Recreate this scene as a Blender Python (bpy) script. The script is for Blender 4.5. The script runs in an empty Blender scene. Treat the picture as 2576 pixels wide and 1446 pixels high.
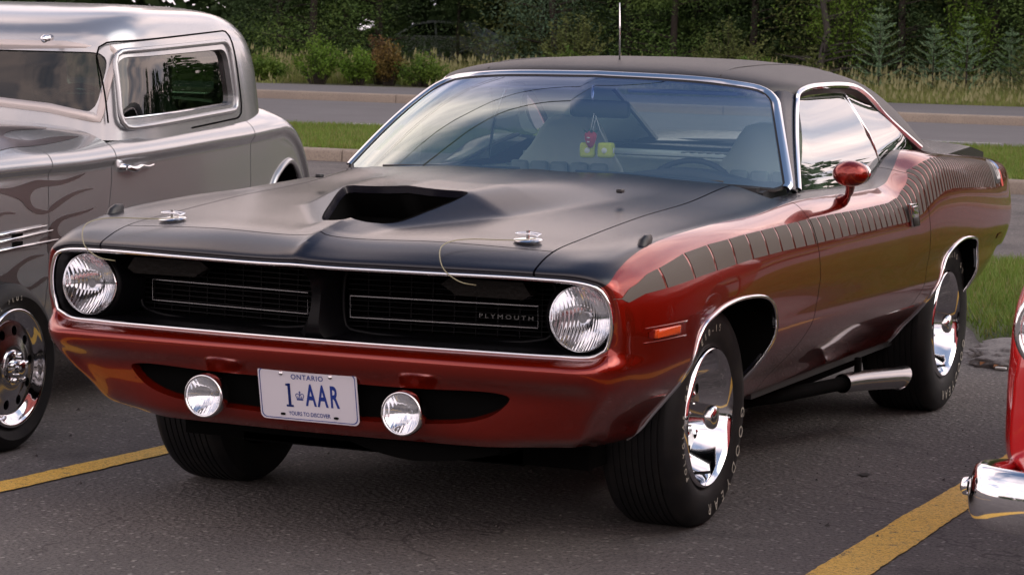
import bpy, math, random
import numpy as np
from mathutils import Vector, Matrix, noise as mnoise
R=math.radians
C=bpy.context.scene.collection
# ------------------------------------------------------------------ camera
sc=bpy.context.scene
CAM=np.array([3.3087,-7.2344,1.4492]); YAW,PIT,ROL=-0.4046,0.0996,0.0249
def basis():
    cy,sy,cp,sp=math.cos(YAW),math.sin(YAW),math.cos(PIT),math.sin(PIT)
    f=np.array([sy*cp,cy*cp,-sp]); r=np.array([cy,-sy,0.]); u=np.cross(r,f)
    cr,sr=math.cos(ROL),math.sin(ROL)
    return cr*r+sr*u,-sr*r+cr*u,f
_r,_u,_f=basis()
cd=bpy.data.cameras.new('camera'); cam=bpy.data.objects.new('camera',cd); C.objects.link(cam)
cd.sensor_width=36; cd.lens=36*6603.3/2576; cd.clip_start=.1; cd.clip_end=2000
cam.matrix_world=Matrix([[_r[0],_u[0],-_f[0],CAM[0]],[_r[1],_u[1],-_f[1],CAM[1]],[_r[2],_u[2],-_f[2],CAM[2]],[0,0,0,1]])
sc.camera=cam; cd.dof.use_dof=True; cd.dof.focus_distance=8.6; cd.dof.aperture_fstop=18
# ------------------------------------------------------------------ light
SUN_EL,SUN_AZ=R(36),R(82)      # azimuth of the sun measured from +y towards +x
w=bpy.data.worlds.new('World'); sc.world=w; w.use_nodes=True
CLOUD_SEED=0.0
nt=w.node_tree; nt.nodes.clear(); N=nt.nodes; K=nt.links
out=N.new('ShaderNodeOutputWorld'); bg=N.new('ShaderNodeBackground'); K.new(bg.outputs[0],out.inputs[0])
sky=N.new('ShaderNodeTexSky'); sky.sky_type='NISHITA'; sky.sun_disc=False
sky.sun_elevation=SUN_EL; sky.sun_rotation=SUN_AZ; sky.air_density=1.; sky.dust_density=2.0; sky.ozone_density=1.5
tc=N.new('ShaderNodeTexCoord'); sep=N.new('ShaderNodeSeparateXYZ'); K.new(tc.outputs['Generated'],sep.inputs[0])
def wmath(op,a,b=None,c=None,clamp=False):
    n=N.new('ShaderNodeMath'); n.operation=op; n.use_clamp=clamp
    for i,v in enumerate((a,b,c)):
        if v is None: continue
        if isinstance(v,(int,float)): n.inputs[i].default_value=v
        else: K.new(v,n.inputs[i])
    return n.outputs[0]
zz=wmath('MAXIMUM',sep.outputs[2],0.03)
zc=wmath('ADD',zz,0.12)
px=wmath('DIVIDE',sep.outputs[0],zc); py=wmath('DIVIDE',sep.outputs[1],zc)
cmb=N.new('ShaderNodeCombineXYZ'); K.new(px,cmb.inputs[0]); K.new(py,cmb.inputs[1]); cmb.inputs[2].default_value=CLOUD_SEED
cn=N.new('ShaderNodeTexNoise'); cn.inputs['Scale'].default_value=.55; cn.inputs['Detail'].default_value=7; cn.inputs['Roughness'].default_value=.58; cn.inputs['Distortion'].default_value=.5
K.new(cmb.outputs[0],cn.inputs['Vector'])
# overcast low down, breaking up towards the top of the sky
cov=wmath('MULTIPLY_ADD',sep.outputs[2],-.36,.27)
m=wmath('ADD',cn.outputs[0],cov)
mr=N.new('ShaderNodeMapRange'); K.new(m,mr.inputs[0]); mr.inputs[1].default_value=.42; mr.inputs[2].default_value=.62
mr.interpolation_type='SMOOTHSTEP'
cn2=N.new('ShaderNodeTexNoise'); cn2.inputs['Scale'].default_value=1.3; cn2.inputs['Detail'].default_value=5
K.new(cmb.outputs[0],cn2.inputs['Vector'])
crr=N.new('ShaderNodeValToRGB'); K.new(cn2.outputs[0],crr.inputs[0])
e=crr.color_ramp.elements; e[0].position=.36; e[0].color=(5.6,5.5,6.4,1); e[1].position=.60; e[1].color=(14,11.1,10.3,1)
mx=N.new('ShaderNodeMix'); mx.data_type='RGBA'; K.new(mr.outputs[0],mx.inputs[0]); K.new(sky.outputs[0],mx.inputs[6]); K.new(crr.outputs[0],mx.inputs[7])
K.new(mx.outputs[2],bg.inputs[0]); bg.inputs[1].default_value=.10
sd=bpy.data.lights.new('sun','SUN'); so=bpy.data.objects.new('sun',sd); C.objects.link(so)
sd.energy=.65; sd.angle=R(60); sd.color=(1,.93,.84)
dv=Vector((math.sin(SUN_AZ)*math.cos(SUN_EL),math.cos(SUN_AZ)*math.cos(SUN_EL),math.sin(SUN_EL)))
so.rotation_euler=dv.to_track_quat('Z','Y').to_euler()
sc.view_settings.view_transform='Standard'; sc.view_settings.look='None'; sc.view_settings.exposure=.78; sc.view_settings.gamma=1; sc.view_settings.use_curve_mapping=False
sc.render.engine='CYCLES'
random.seed(4); rng=np.random.default_rng(7)
# ------------------------------------------------------------------ materials
M={}
def mat(name,col,rough=.5,metal=0.,coat=0.,spec=.5,emit=None,bump=None,var=None,aniso=None,sheen=0,coatr=.03,ior=None):
    """bump=(scale,strength,detail); var=(scale,colour2,lo,hi) mixes a second base colour by noise"""
    m=bpy.data.materials.new(name); m.use_nodes=True; t=m.node_tree; n=t.nodes; b=n['Principled BSDF']
    b.inputs['Base Color'].default_value=(*col,1); b.inputs['Roughness'].default_value=rough; b.inputs['Metallic'].default_value=metal
    b.inputs['Coat Weight'].default_value=coat; b.inputs['Coat Roughness'].default_value=coatr; b.inputs['Specular IOR Level'].default_value=spec
    if ior: b.inputs['IOR'].default_value=ior
    tcn=None
    if bump or var:
        tcn=n.new('ShaderNodeTexCoord')
    if var:
        nz=n.new('ShaderNodeTexNoise'); nz.inputs['Scale'].default_value=var[0]; nz.inputs['Detail'].default_value=6; t.links.new(tcn.outputs['Object'],nz.inputs['Vector'])
        r=n.new('ShaderNodeMapRange'); r.inputs[1].default_value=var[2]; r.inputs[2].default_value=var[3]; t.links.new(nz.outputs[0],r.inputs[0])
        x=n.new('ShaderNodeMix'); x.data_type='RGBA'; x.inputs[6].default_value=(*col,1); x.inputs[7].default_value=(*var[1],1)
        t.links.new(r.outputs[0],x.inputs[0]); t.links.new(x.outputs[2],b.inputs['Base Color'])
    if bump:
        nz=n.new('ShaderNodeTexNoise'); nz.inputs['Scale'].default_value=bump[0]; nz.inputs['Detail'].default_value=bump[2] if len(bump)>2 else 3
        t.links.new(tcn.outputs['Object'],nz.inputs['Vector'])
        bp=n.new('ShaderNodeBump'); bp.inputs['Strength'].default_value=bump[1]; bp.inputs['Distance'].default_value=bump[3] if len(bump)>3 else .005
        t.links.new(nz.outputs[0],bp.inputs['Height']); t.links.new(bp.outputs[0],b.inputs['Normal'])
    if emit: b.inputs['Emission Color'].default_value=(*emit,1); b.inputs['Emission Strength'].default_value=1
    M[name]=m; return m
def glass(name,tint,f0=.06,rough=0.0,f1=1.0):
    m=bpy.data.materials.new(name); m.use_nodes=True; t=m.node_tree; n=t.nodes; n.clear()
    o=n.new('ShaderNodeOutputMaterial'); tr=n.new('ShaderNodeBsdfTransparent'); tr.inputs[0].default_value=(*tint,1)
    g=n.new('ShaderNodeBsdfGlossy'); g.inputs['Roughness'].default_value=rough
    lw=n.new('ShaderNodeLayerWeight'); lw.inputs[0].default_value=.5
    p=n.new('ShaderNodeMath'); p.operation='POWER'; p.inputs[1].default_value=4; t.links.new(lw.outputs['Facing'],p.inputs[0])
    q=n.new('ShaderNodeMath'); q.operation='MULTIPLY_ADD'; q.inputs[1].default_value=f1-f0; q.inputs[2].default_value=f0; t.links.new(p.outputs[0],q.inputs[0])
    x=n.new('ShaderNodeMixShader'); t.links.new(q.outputs[0],x.inputs[0]); t.links.new(tr.outputs[0],x.inputs[1]); t.links.new(g.outputs[0],x.inputs[2]); t.links.new(x.outputs[0],o.inputs[0])
    M[name]=m; return m,n,t,(tr,g,q)
# ------------------------------------------------------------------ mesh helpers
def link(o,parent=None,mw=None):
    C.objects.link(o)
    if parent is not None: o.parent=parent
    return o
def mesh(name,V,F,m,parent=None,smooth=True,sharp=None,mi=None,mats=None,kind=None):
    me=bpy.data.meshes.new(name)
    V=np.asarray(V,float)[:,:3]
    me.from_pydata([tuple(v) for v in V],[],[tuple(int(i) for i in f) for f in F])
    for k in (mats or [m]): me.materials.append(M[k] if isinstance(k,str) else k)
    if smooth:
        me.polygons.foreach_set('use_smooth',[True]*len(me.polygons))
        if sharp is not None: me.set_sharp_from_angle(angle=R(sharp))
    if mi is not None: me.polygons.foreach_set('material_index',mi)
    me.update()
    o=bpy.data.objects.new(name,me)
    if kind: o['kind']=kind
    return link(o,parent)
def tag(o,label=None,cat=None,group=None,kind=None):
    if label: o['label']=label
    if cat: o['category']=cat
    if group: o['group']=group
    if kind: o['kind']=kind
    return o
def empty(name,loc=(0,0,0),rz=0):
    o=bpy.data.objects.new(name,None); o.location=loc; o.rotation_euler=(0,0,rz); o.empty_display_size=.2; C.objects.link(o); return o
def cat(*parts):
    V=[];F=[];k=0
    for v,f in parts:
        v=np.asarray(v,float); V.append(v[:,:3]); F+= [tuple(i+k for i in q) for q in f]; k+=len(v)
    return np.vstack(V),F
def box(c,s,rot=None):
    x,y,z=[a/2 for a in s]
    V=np.array([[i*x,j*y,k*z] for i in(-1,1) for j in(-1,1) for k in(-1,1)])
    if rot is not None: V=V@np.array(Matrix.Rotation(rot[0],3,rot[1])).T
    V=V+np.array(c)
    return V,[(0,1,3,2),(4,6,7,5),(0,4,5,1),(2,3,7,6),(0,2,6,4),(1,5,7,3)]
def bbox_(c,s,b=.01,seg=2,rot=None):
    """bevelled box"""
    import bmesh
    bm=bmesh.new(); bmesh.ops.create_cube(bm,size=1)
    for v in bm.verts: v.co=Vector((v.co.x*s[0],v.co.y*s[1],v.co.z*s[2]))
    bmesh.ops.bevel(bm,geom=list(bm.edges),offset=b,segments=seg,profile=.5,affect='EDGES')
    V=np.array([v.co[:] for v in bm.verts]); bm.verts.index_update(); F=[tuple(v.index for v in f.verts) for f in bm.faces]; bm.free()
    if rot is not None: V=V@np.array(rot.to_3x3() if isinstance(rot,Matrix) else Matrix.Rotation(rot[0],3,rot[1])).T
    return V+np.array(c),F
def grid(P,closeu=False,closev=False):
    P=np.asarray(P,float); n,m_=P.shape[:2]; V=P.reshape(n*m_,-1); F=[]
    for i in range(n if closeu else n-1):
        for j in range(m_ if closev else m_-1):
            a=i*m_+j; b=i*m_+(j+1)%m_; c=((i+1)%n)*m_+(j+1)%m_; d=((i+1)%n)*m_+j
            F.append((a,b,c,d))
    return V,F
def flip(VF): return VF[0],[tuple(reversed(f)) for f in VF[1]]
def mirror(VF):
    V=np.array(VF[0]); V[:,0]*=-1; return V,[tuple(reversed(f)) for f in VF[1]]
def cr_(P,k,ghost0=None):
    """Catmull-Rom (centripetal-ish, non uniform) along axis 0; k samples per segment (int or list)"""
    P=np.asarray(P,float); n=len(P)
    if isinstance(k,int): k=[k]*(n-1)
    g0=2*P[0]-P[1] if ghost0 is None else np.asarray(ghost0,float); Q=np.concatenate([[g0],P,[2*P[-1]-P[-2]]])
    out=[]
    for i in range(n-1):
        p0,p1,p2,p3=Q[i],Q[i+1],Q[i+2],Q[i+3]
        def d(a,b):
            v=(b-a)[...,:3]; return np.maximum(np.sqrt(np.linalg.norm(v,axis=-1,keepdims=True)),1e-4)
        t01,t12,t23=d(p0,p1),d(p1,p2),d(p2,p3)
        m1=t12*((p1-p0)/t01-(p2-p0)/(t01+t12)+(p2-p1)/t12); m2=t12*((p2-p1)/t12-(p3-p1)/(t12+t23)+(p3-p2)/t23)
        for s in range(k[i]):
            t=s/k[i]; out.append((2*t**3-3*t**2+1)*p1+(t**3-2*t**2+t)*m1+(-2*t**3+3*t**2)*p2+(t**3-t**2)*m2)
    out.append(P[-1]); return np.array(out)
def curve(P,k=8,closed=False):
    P=np.asarray(P,float)
    if closed:
        Q=np.vstack([P[-2:],P,P[:2]]); o=cr_(Q,k); return o[2*k:2*k+len(P)*k]
    return cr_(P,k)
def frames(P,closed=False,up=None):
    P=np.asarray(P,float)
    if closed: T=np.roll(P,-1,0)-np.roll(P,1,0)
    else: T=np.gradient(P,axis=0)
    T/=np.linalg.norm(T,axis=1,keepdims=True)+1e-12
    if up is not None:
        B=np.cross(T,np.array(up)[None]); B/=np.linalg.norm(B,axis=1,keepdims=True)+1e-9; Nn=np.cross(B,T); return T,Nn,B
    Nn=np.zeros_like(P); a=np.array([0,0,1.]) if abs(T[0][2])<.9 else np.array([1.,0,0]); Nn[0]=a-T[0]*(a@T[0]); Nn[0]/=np.linalg.norm(Nn[0])
    for i in range(1,len(P)):
        v=Nn[i-1]-T[i]*(Nn[i-1]@T[i]); Nn[i]=v/(np.linalg.norm(v)+1e-12)
    return T,Nn,np.cross(T,Nn)
def tube(P,r,n=8,closed=False,cap=True):
    P=np.asarray(P,float); T,A,B=frames(P,closed); r=np.broadcast_to(np.asarray(r,float),(len(P),)) if np.ndim(r)<1 or len(np.shape(r))==1 else r
    th=np.linspace(0,2*math.pi,n,endpoint=False)
    G=P[:,None]+r[:,None,None]*(np.cos(th)[None,:,None]*A[:,None]+np.sin(th)[None,:,None]*B[:,None])
    V,F=grid(G,closeu=closed,closev=True)
    if cap and not closed: F=F+[tuple(range(n))[::-1],tuple((len(P)-1)*n+i for i in range(n))]
    return V,[tuple(reversed(f)) for f in F]
def strip(P,prof,up,closed=False):
    """sweep a 2D profile (a along normal 'up'-ish, b along binormal)"""
    T,A,B=frames(P,closed,up); G=np.array(P)[:,None]+np.array([[a*A[i]+b*B[i] for a,b in prof] for i in range(len(P))])
    return grid(G,closeu=closed,closev=True)
def lathe(prof,n=48,axis='x',c=(0,0,0),sgn=1):
    """prof: list of (axial, radius)"""
    th=np.linspace(0,2*math.pi,n,endpoint=False); G=[]
    for a,r in prof:
        a*=sgn
        if axis=='x': G.append(np.stack([np.full(n,a),r*np.cos(th),r*np.sin(th)],1))
        elif axis=='y': G.append(np.stack([r*np.cos(th),np.full(n,a),r*np.sin(th)],1))
        else: G.append(np.stack([r*np.cos(th),r*np.sin(th),np.full(n,a)],1))
    V,F=grid(np.array(G)+np.array(c),closev=True); return V,F
def vnormals(V,F):
    V=V[:,:3]; Nn=np.zeros_like(V)
    for f in F:
        p=V[list(f)]; c=np.cross(p[1]-p[0],p[2]-p[0]) if len(f)==3 else np.cross(p[2]-p[0],p[3%len(f)]-p[1])
        for i in f: Nn[i]+=c
    return Nn/(np.linalg.norm(Nn,axis=1,keepdims=True)+1e-12)
def clip(V,F,fn):
    """keep the part of the mesh where fn<0 ; V may carry extra columns"""
    V=np.asarray(V,float); d=fn(V); d=np.where(np.abs(d)<1e-7,1e-7,d)
    out=[]; newF=[]; base=len(V); E={}
    for f in F:
        dd=d[list(f)]
        if (dd<0).all(): newF.append(f); continue
        if (dd>0).all(): continue
        poly=[]; n=len(f)
        for i in range(n):
            a,b=f[i],f[(i+1)%n]
            if d[a]<0: poly.append(a)
            if (d[a]<0)!=(d[b]<0):
                k=(a,b) if a<b else (b,a)
                if k not in E:
                    t=d[k[0]]/(d[k[0]]-d[k[1]]); E[k]=base+len(out); out.append(V[k[0]]*(1-t)+V[k[1]]*t)
                poly.append(E[k])
        if len(poly)>2: newF.append(tuple(poly))
    if out: V=np.vstack([V,np.array(out)])
    used=sorted({i for f in newF for i in f}); mp={a:i for i,a in enumerate(used)}
    return V[used] if used else V[:0],[tuple(mp[i] for i in f) for f in newF]
def sdpoly(P,poly):
    """signed distance (neg inside) of 2D points P to polygon"""
    poly=np.asarray(poly,float); A=poly; B=np.roll(poly,-1,0); d=np.full(len(P),1e9); ins=np.zeros(len(P),bool)
    for a,b in zip(A,B):
        e=b-a; w_=P-a; t=np.clip((w_@e)/(e@e+1e-12),0,1); d=np.minimum(d,np.linalg.norm(w_-t[:,None]*e,axis=1))
        c=((a[1]<=P[:,1])&(b[1]>P[:,1]))|((b[1]<=P[:,1])&(a[1]>P[:,1]))
        with np.errstate(divide='ignore',invalid='ignore'): xi=a[0]+(P[:,1]-a[1])*(e[0])/(e[1] if e[1] else 1e-12)
        ins^=c&(P[:,0]<xi)
    return np.where(ins,-d,d)
def bedges(F):
    S={}
    for f in F:
        for i in range(len(f)):
            a,b=f[i],f[(i+1)%len(f)]; k=(a,b) if a<b else (b,a)
            S.setdefault(k,[]).append((a,b))
    return [v[0] for v in S.values() if len(v)==1]
def flange(V,F,dep=.012,mask=None):
    """turn every free edge inwards"""
    V=np.asarray(V)[:,:3]; Nn=vnormals(V,F); be=bedges(F); mp={}; nv=[]; nf=[]
    for a,b in be:
        if mask is not None and not (mask(V[a]) and mask(V[b])): continue
        for i in (a,b):
            if i not in mp: mp[i]=len(V)+len(nv); nv.append(V[i]-Nn[i]*dep)
        nf.append((b,a,mp[a],mp[b]))
    if not nv: return V,F
    return np.vstack([V,np.array(nv)]),list(F)+nf
def fan(P,c=None):
    P=np.asarray(P,float); c=P.mean(0) if c is None else np.array(c); n=len(P)
    return np.vstack([P,[c]]),[(i,(i+1)%n,n) for i in range(n)]
def interp(x,xs,ys): return np.interp(x,xs,ys)
def sstep(t): t=np.clip(t,0,1); return t*t*(3-2*t)
def text_mesh(s,size=1,extr=0.0,space=1.0,bold=0.0,al='CENTER'):
    cu=bpy.data.curves.new('t','FONT'); cu.body=s; cu.size=size; cu.extrude=extr; cu.space_character=space; cu.offset=bold; cu.align_x=al; cu.align_y='CENTER'; cu.resolution_u=4
    o=bpy.data.objects.new('t',cu); C.objects.link(o); dg=bpy.context.evaluated_depsgraph_get(); dg.update()
    me=o.evaluated_get(dg).to_mesh(); V=np.array([v.co[:] for v in me.vertices]); F=[tuple(p.vertices) for p in me.polygons]
    o.evaluated_get(dg).to_mesh_clear(); bpy.data.objects.remove(o); bpy.data.curves.remove(cu); return V,F
def place(VF,o,ex,ey,ez=None):
    o,ex,ey=map(lambda a:np.array(a,float),(o,ex,ey)); ez=np.cross(ex,ey) if ez is None else np.array(ez,float)
    V=np.array(VF[0]); return o+V[:,0:1]*ex+V[:,1:2]*ey+V[:,2:3]*ez,VF[1]
# ------------------------------------------------------------------ material list
mat('red_paint',(.205,.0068,.0008),.22,.62,coat=.9,spec=.5,var=(900,(.24,.011,.0015),.35,.65))
mat('satin_black',(.004,.004,.009),.25,0,spec=.62,bump=(1400,.05,2,.001))
mat('stripe_grey',(.105,.094,.083),.6,0,spec=.15)
mat('chrome',(.82,.82,.84),.06,1)
mat('chrome_soft',(.75,.75,.77),.16,1,bump=(30,.02,2))
mat('pipe_metal',(.34,.33,.34),.24,1)
mat('argent',(.36,.35,.35),.3,.9)
mat('vinyl_roof',(.022,.020,.021),.46,0,spec=.6,bump=(700,.35,3,.002))
mat('rubber',(.009,.009,.010),.6,0,spec=.22,bump=(300,.12,3),var=(14,(.017,.016,.015),.45,.75))
mat('rubber_trim',(.008,.008,.008),.5)
mat('black_plastic',(.010,.010,.012),.42,0,spec=.5)
mat('badge_grey',(.16,.16,.16),.35,.6)
mat('grille_black',(.003,.003,.004),.40,0,spec=.14)
mat('under_black',(.003,.003,.003),.9,spec=.04)
mat('tyre_letter',(.42,.40,.34),.7,bump=(400,.2),var=(60,(.12,.11,.1),.5,.7))
mat('plate_white',(.62,.60,.66),.45,bump=(60,.04))
mat('plate_blue',(.008,.03,.22),.45)
mat('lamp_amber',(.62,.07,.01),.2,0,coat=.6,bump=(300,.3))
mat('lamp_dark_red',(.12,.008,.006),.2,0,coat=.6)
mat('smoke_lens',(.007,.006,.005),.4,0,coat=.0,spec=.12,bump=(80,.3))
mat('vinyl_white',(.62,.64,.56),.5,bump=(500,.1))
mat('vinyl_grey',(.30,.33,.31),.55,bump=(500,.1))
mat('dash_black',(.02,.022,.025),.5)
mat('headliner',(.42,.46,.42),.9)
mat('cable_vinyl',(.26,.24,.15),.4)
mat('plush_yellow',(.55,.62,.03),.9,bump=(400,.6,4))
mat('plush_red',(.42,.02,.03),.8,bump=(300,.4,4))
mat('plush_green',(.03,.16,.05),.8,bump=(300,.4,4))
mat('white_paint',(.7,.7,.68),.4)
mat('decal_blue',(.02,.16,.45),.4); mat('decal_red',(.55,.05,.03),.4)
_m,_n,_t,_x=glass('windshield_glass',(.90,.98,.95),.36)
# tinted shade band along the top of the screen
_g=_n.new('ShaderNodeTexCoord'); _s=_n.new('ShaderNodeSeparateXYZ'); _t.links.new(_g.outputs['Object'],_s.inputs[0]); _r=_n.new('ShaderNodeMapRange'); _r.inputs[1].default_value=1.165; _r.inputs[2].default_value=1.235; _t.links.new(_s.outputs[2],_r.inputs[0])
_k=_n.new('ShaderNodeMix'); _k.data_type='RGBA'; _k.inputs[6].default_value=(.90,.98,.95,1); _k.inputs[7].default_value=(.38,.48,.70,1); _t.links.new(_r.outputs[0],_k.inputs[0]); _t.links.new(_k.outputs[2],_x[0].inputs[0])
_k=_n.new('ShaderNodeMix'); _k.data_type='RGBA'; _k.inputs[6].default_value=(.88,1.0,.97,1); _k.inputs[7].default_value=(.58,.68,.88,1); _t.links.new(_r.outputs[0],_k.inputs[0]); _t.links.new(_k.outputs[2],_x[1].inputs[0])
glass('side_glass',(.5,.62,.56),.52)
glass('rear_glass',(.75,.85,.82),.06)
_m,_n,_t,_x=glass('lens_glass',(.93,.95,.97),.06)
# fluted lens relief
def flutes(name,scale,strength):
    t=M[name].node_tree; n=t.nodes; tcn=n.new('ShaderNodeTexCoord'); wv=n.new('ShaderNodeTexWave'); wv.bands_direction='X'; wv.inputs['Scale'].default_value=scale; wv.inputs['Distortion'].default_value=.3
    t.links.new(tcn.outputs['Object'],wv.inputs['Vector']); bp=n.new('ShaderNodeBump'); bp.inputs['Strength'].default_value=strength; bp.inputs['Distance'].default_value=.004; t.links.new(wv.outputs[0],bp.inputs['Height'])
    for k in n:
        if k.type in('BSDF_GLOSSY','BSDF_PRINCIPLED'): t.links.new(bp.outputs[0],k.inputs['Normal'])
mat('reflector',(.88,.88,.9),.05,1); flutes('reflector',38,.09); flutes('lens_glass',60,.09)

# ================================================================== muscle car body
car=empty('muscle_car',(0,0,0)); tag(car,'dark red muscle car with black bonnet and roof and grey stripe bars on its flank','car')
# side/top table: stations (front to back) x columns (centre line outwards and down)
# columns: 0 centre,1 x.1,2 x.35,3 bonnet seam,4 crown,5 paint edge,6 stripe top,7 stripe bottom,8 waist crease,9 joint,10..15 lower body
def low(x,y,tuck=0,dz=0):   # lower body columns from the joint down ; x = width at the joint
    return [(x-.006,y,.545+dz),(x-.035,y,.485+dz),(x-.085,y,.42+dz),(x-.14,y,.36+dz),(x-.178,y,.31+dz),(x-.215,y+.0,.283+dz)]
ST=[
 # 0 grille opening edge
 [(0,-.985,.792),(.10,-.981,.790),(.35,-.958,.790),(.664,-.907,.788),(.79,-.882,.781),(.834,-.867,.766),(.853,-.857,.735),(.862,-.850,.70),(.862,-.845,.655),(.850,-.842,.605),(.862,-.872,.560),(.850,-.865,.512),(.815,-.83,.455),(.775,-.79,.40),(.74,-.75,.345),(.70,-.70,.315)],
 # 1 rolled edge
 [(0,-.992,.808),(.10,-.988,.806),(.35,-.966,.806),(.666,-.914,.804),(.80,-.887,.797),(.857,-.865,.776),(.874,-.852,.74),(.882,-.842,.70),(.885,-.833,.652),(.880,-.826,.595),(.888,-.822,.555),(.868,-.815,.505),(.830,-.785,.450),(.787,-.75,.395),(.748,-.715,.343),(.705,-.67,.313)],
 # 2
 [(0,-.955,.835),(.10,-.950,.829),(.35,-.930,.830),(.672,-.868,.826),(.80,-.835,.826),(.860,-.795,.812),(.892,-.765,.775),(.905,-.750,.730),(.910,-.742,.66),(.906,-.735,.588),(.904,-.730,.545),(.880,-.725,.490),(.838,-.71,.435),(.793,-.68,.38),(.755,-.65,.335),(.71,-.62,.31)],
 # 3
 [(0,-.860,.864),(.10,-.852,.858),(.35,-.828,.860),(.664,-.776,.850),(.80,-.70,.852),(.855,-.672,.846),(.902,-.655,.800),(.922,-.642,.742),(.929,-.632,.675),(.924,-.625,.588),(.918,-.62,.54),(.892,-.62,.482),(.845,-.61,.425),(.798,-.60,.37),(.762,-.58,.325),(.715,-.56,.30)],
 # 4
 [(0,-.62,.889),(.10,-.61,.880),(.35,-.58,.882),(.662,-.52,.874),(.80,-.495,.875),(.860,-.487,.870),(.912,-.48,.824),(.936,-.475,.757),(.943,-.47,.685),(.938,-.465,.592),(.930,-.46,.54),(.900,-.46,.480),(.852,-.46,.42),(.803,-.46,.362),(.768,-.46,.315),(.72,-.46,.295)],
]
def st(y,z0,z2,seam,crown,edge,top,bot,w8=.952,j=.945,dz=0,zb=.60):
    return [(0,y,z0),(.10,y,z0-.004),(.35,y,z2),(*seam[:1],y,seam[1]),(crown[0],y,crown[1]),(edge[0],y,edge[1]),(top[0],y,top[1]),(bot[0],y,bot[1]),(w8,y,.685),(j,y,zb)]+low(j,y,0,dz)
ST+=[
 st(-.10,.918,.915,(.66,.905),(.80,.893),(.868,.890),(.921,.856),(.944,.778)),
 st(.30,.945,.938,(.66,.924),(.80,.903),(.872,.897),(.923,.862),(.947,.790)),
 st(.72,.972,.970,(.66,.958),(.79,.923),(.868,.912),(.923,.866),(.949,.790)),
 st(1.0,.972,.97,(.66,.950),(.795,.928),(.862,.916),(.923,.868),(.950,.790)),
 st(1.55,.972,.97,(.66,.945),(.797,.922),(.860,.912),(.923,.870),(.951,.792)),
 st(1.80,.98,.975,(.66,.955),(.793,.932),(.858,.918),(.923,.877),(.952,.792)),
 st(2.00,.99,.985,(.66,.98),(.785,.975),(.856,.962),(.925,.935),(.955,.815),w8=.955,zb=.61),
 st(2.20,.985,.985,(.66,1.00),(.775,1.022),(.858,1.016),(.926,.985),(.958,.865),w8=.957,zb=.62),
 st(2.50,.985,.985,(.66,.995),(.765,1.008),(.858,1.004),(.924,.985),(.958,.883),w8=.958,zb=.625),
 st(3.0,.975,.972,(.66,.975),(.74,.980),(.850,.980),(.914,.960),(.948,.865),w8=.953,j=.938,zb=.62),
 st(3.4,.965,.963,(.65,.960),(.715,.960),(.825,.957),(.892,.932),(.925,.835),w8=.932,j=.905,zb=.60,dz=.03),
 st(3.68,.950,.950,(.64,.945),(.69,.945),(.80,.938),(.862,.908),(.892,.81),w8=.900,j=.862,zb=.585,dz=.09),
 st(3.76,.935,.935,(.62,.930),(.67,.928),(.77,.918),(.83,.885),(.865,.79),w8=.872,j=.835,zb=.575,dz=.11),
]
# rear overhang tucks under: pull in the lowest columns behind the rear wheel
ST=np.array(ST,float)
nS,nC=ST.shape[:2]
# front face table: stations centre outwards, columns: trim, lip, bulge, crease, upper scoop, mid, low, bottom
def fst(x,yt,yl,yb,yc,ys,ym,yw,yz,zt=.580,xs=None):
    xs=xs or [x]*7
    return [(xs[0],yt,zt),(xs[1],yb,.555),(xs[2],yc,.522),(xs[3],ys,.470),(xs[4],ym,.405),(xs[5],yw,.345),(xs[6],yz,.315)]
FT=[fst(0,-.889,-.93,-.950,-.945,-.905,-.897,-.875,-.84),
    fst(.25,-.884,-.925,-.948,-.943,-.900,-.890,-.868,-.83),
    fst(.50,-.868,-.915,-.942,-.936,-.885,-.872,-.850,-.81),
    fst(.70,-.848,-.90,-.932,-.925,-.86,-.835,-.80,-.75,xs=[.70,.70,.70,.685,.66,.64,.61]),
    fst(.81,-.835,-.885,-.915,-.908,-.845,-.81,-.775,-.72,zt=.584,xs=[.81,.815,.812,.775,.735,.70,.66])]
FT=np.array(FT,float)
lowS=[9,10,11,12,13,14,15]
# --- sample the side table
ghost=2*ST[0]-ST[1]; ghost[lowS]=FT[-1]
ku=[4,8,8,14]+[26,26,28,18,34,18,16,16,22,32,26,18,6]
kv=[6,12,14,10,8,8,10,8,8,6,6,6,6,5,4]
A=np.concatenate([ST,np.zeros((nS,nC,2))],2)
for i in range(nS):
    for j in range(nC): A[i,j,3]=i; A[i,j,4]=j
G0=np.concatenate([ghost,A[0,:,3:]-np.array([1,0])],1)
B1=cr_(A,ku,G0)                                   # along the car
B2=cr_(np.swapaxes(B1,0,1),kv); SIDE=np.swapaxes(B2,0,1)
# exact params
def lin(k):
    o=[]
    for i,n in enumerate(k): o+=[i+s/n for s in range(n)]
    return np.array(o+[len(k)])
SIDE[:,:,3]=lin(ku)[:,None]; SIDE[:,:,4]=lin(kv)[None,:]
SV,SF=grid(SIDE); SF=[tuple(reversed(f)) for f in SF]
# check orientation (normal should point out, +x on the flank)
_f0=SF[len(SF)//2+8]; _p=SV[list(_f0),:3]
if np.cross(_p[1]-_p[0],_p[2]-_p[1])@np.array([1,0,.6])<0: SF=[tuple(reversed(f)) for f in SF]
# front
FA=np.concatenate([FT,[ST[0][lowS]],[ST[1][lowS]]]); FB=cr_(FA,[10,10,10,8,6,6],FT[1]*np.array([-1,1,1]))[:45]
FB=cr_(np.swapaxes(FB,0,1),[6,5,6,6,6,5]); FRONT=np.swapaxes(FB,0,1); FV,FF=grid(FRONT)
_f0=FF[40]; _p=FV[list(_f0)]
if np.cross(_p[1]-_p[0],_p[2]-_p[1])[1]>0: FF=[tuple(reversed(f)) for f in FF]
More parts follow.
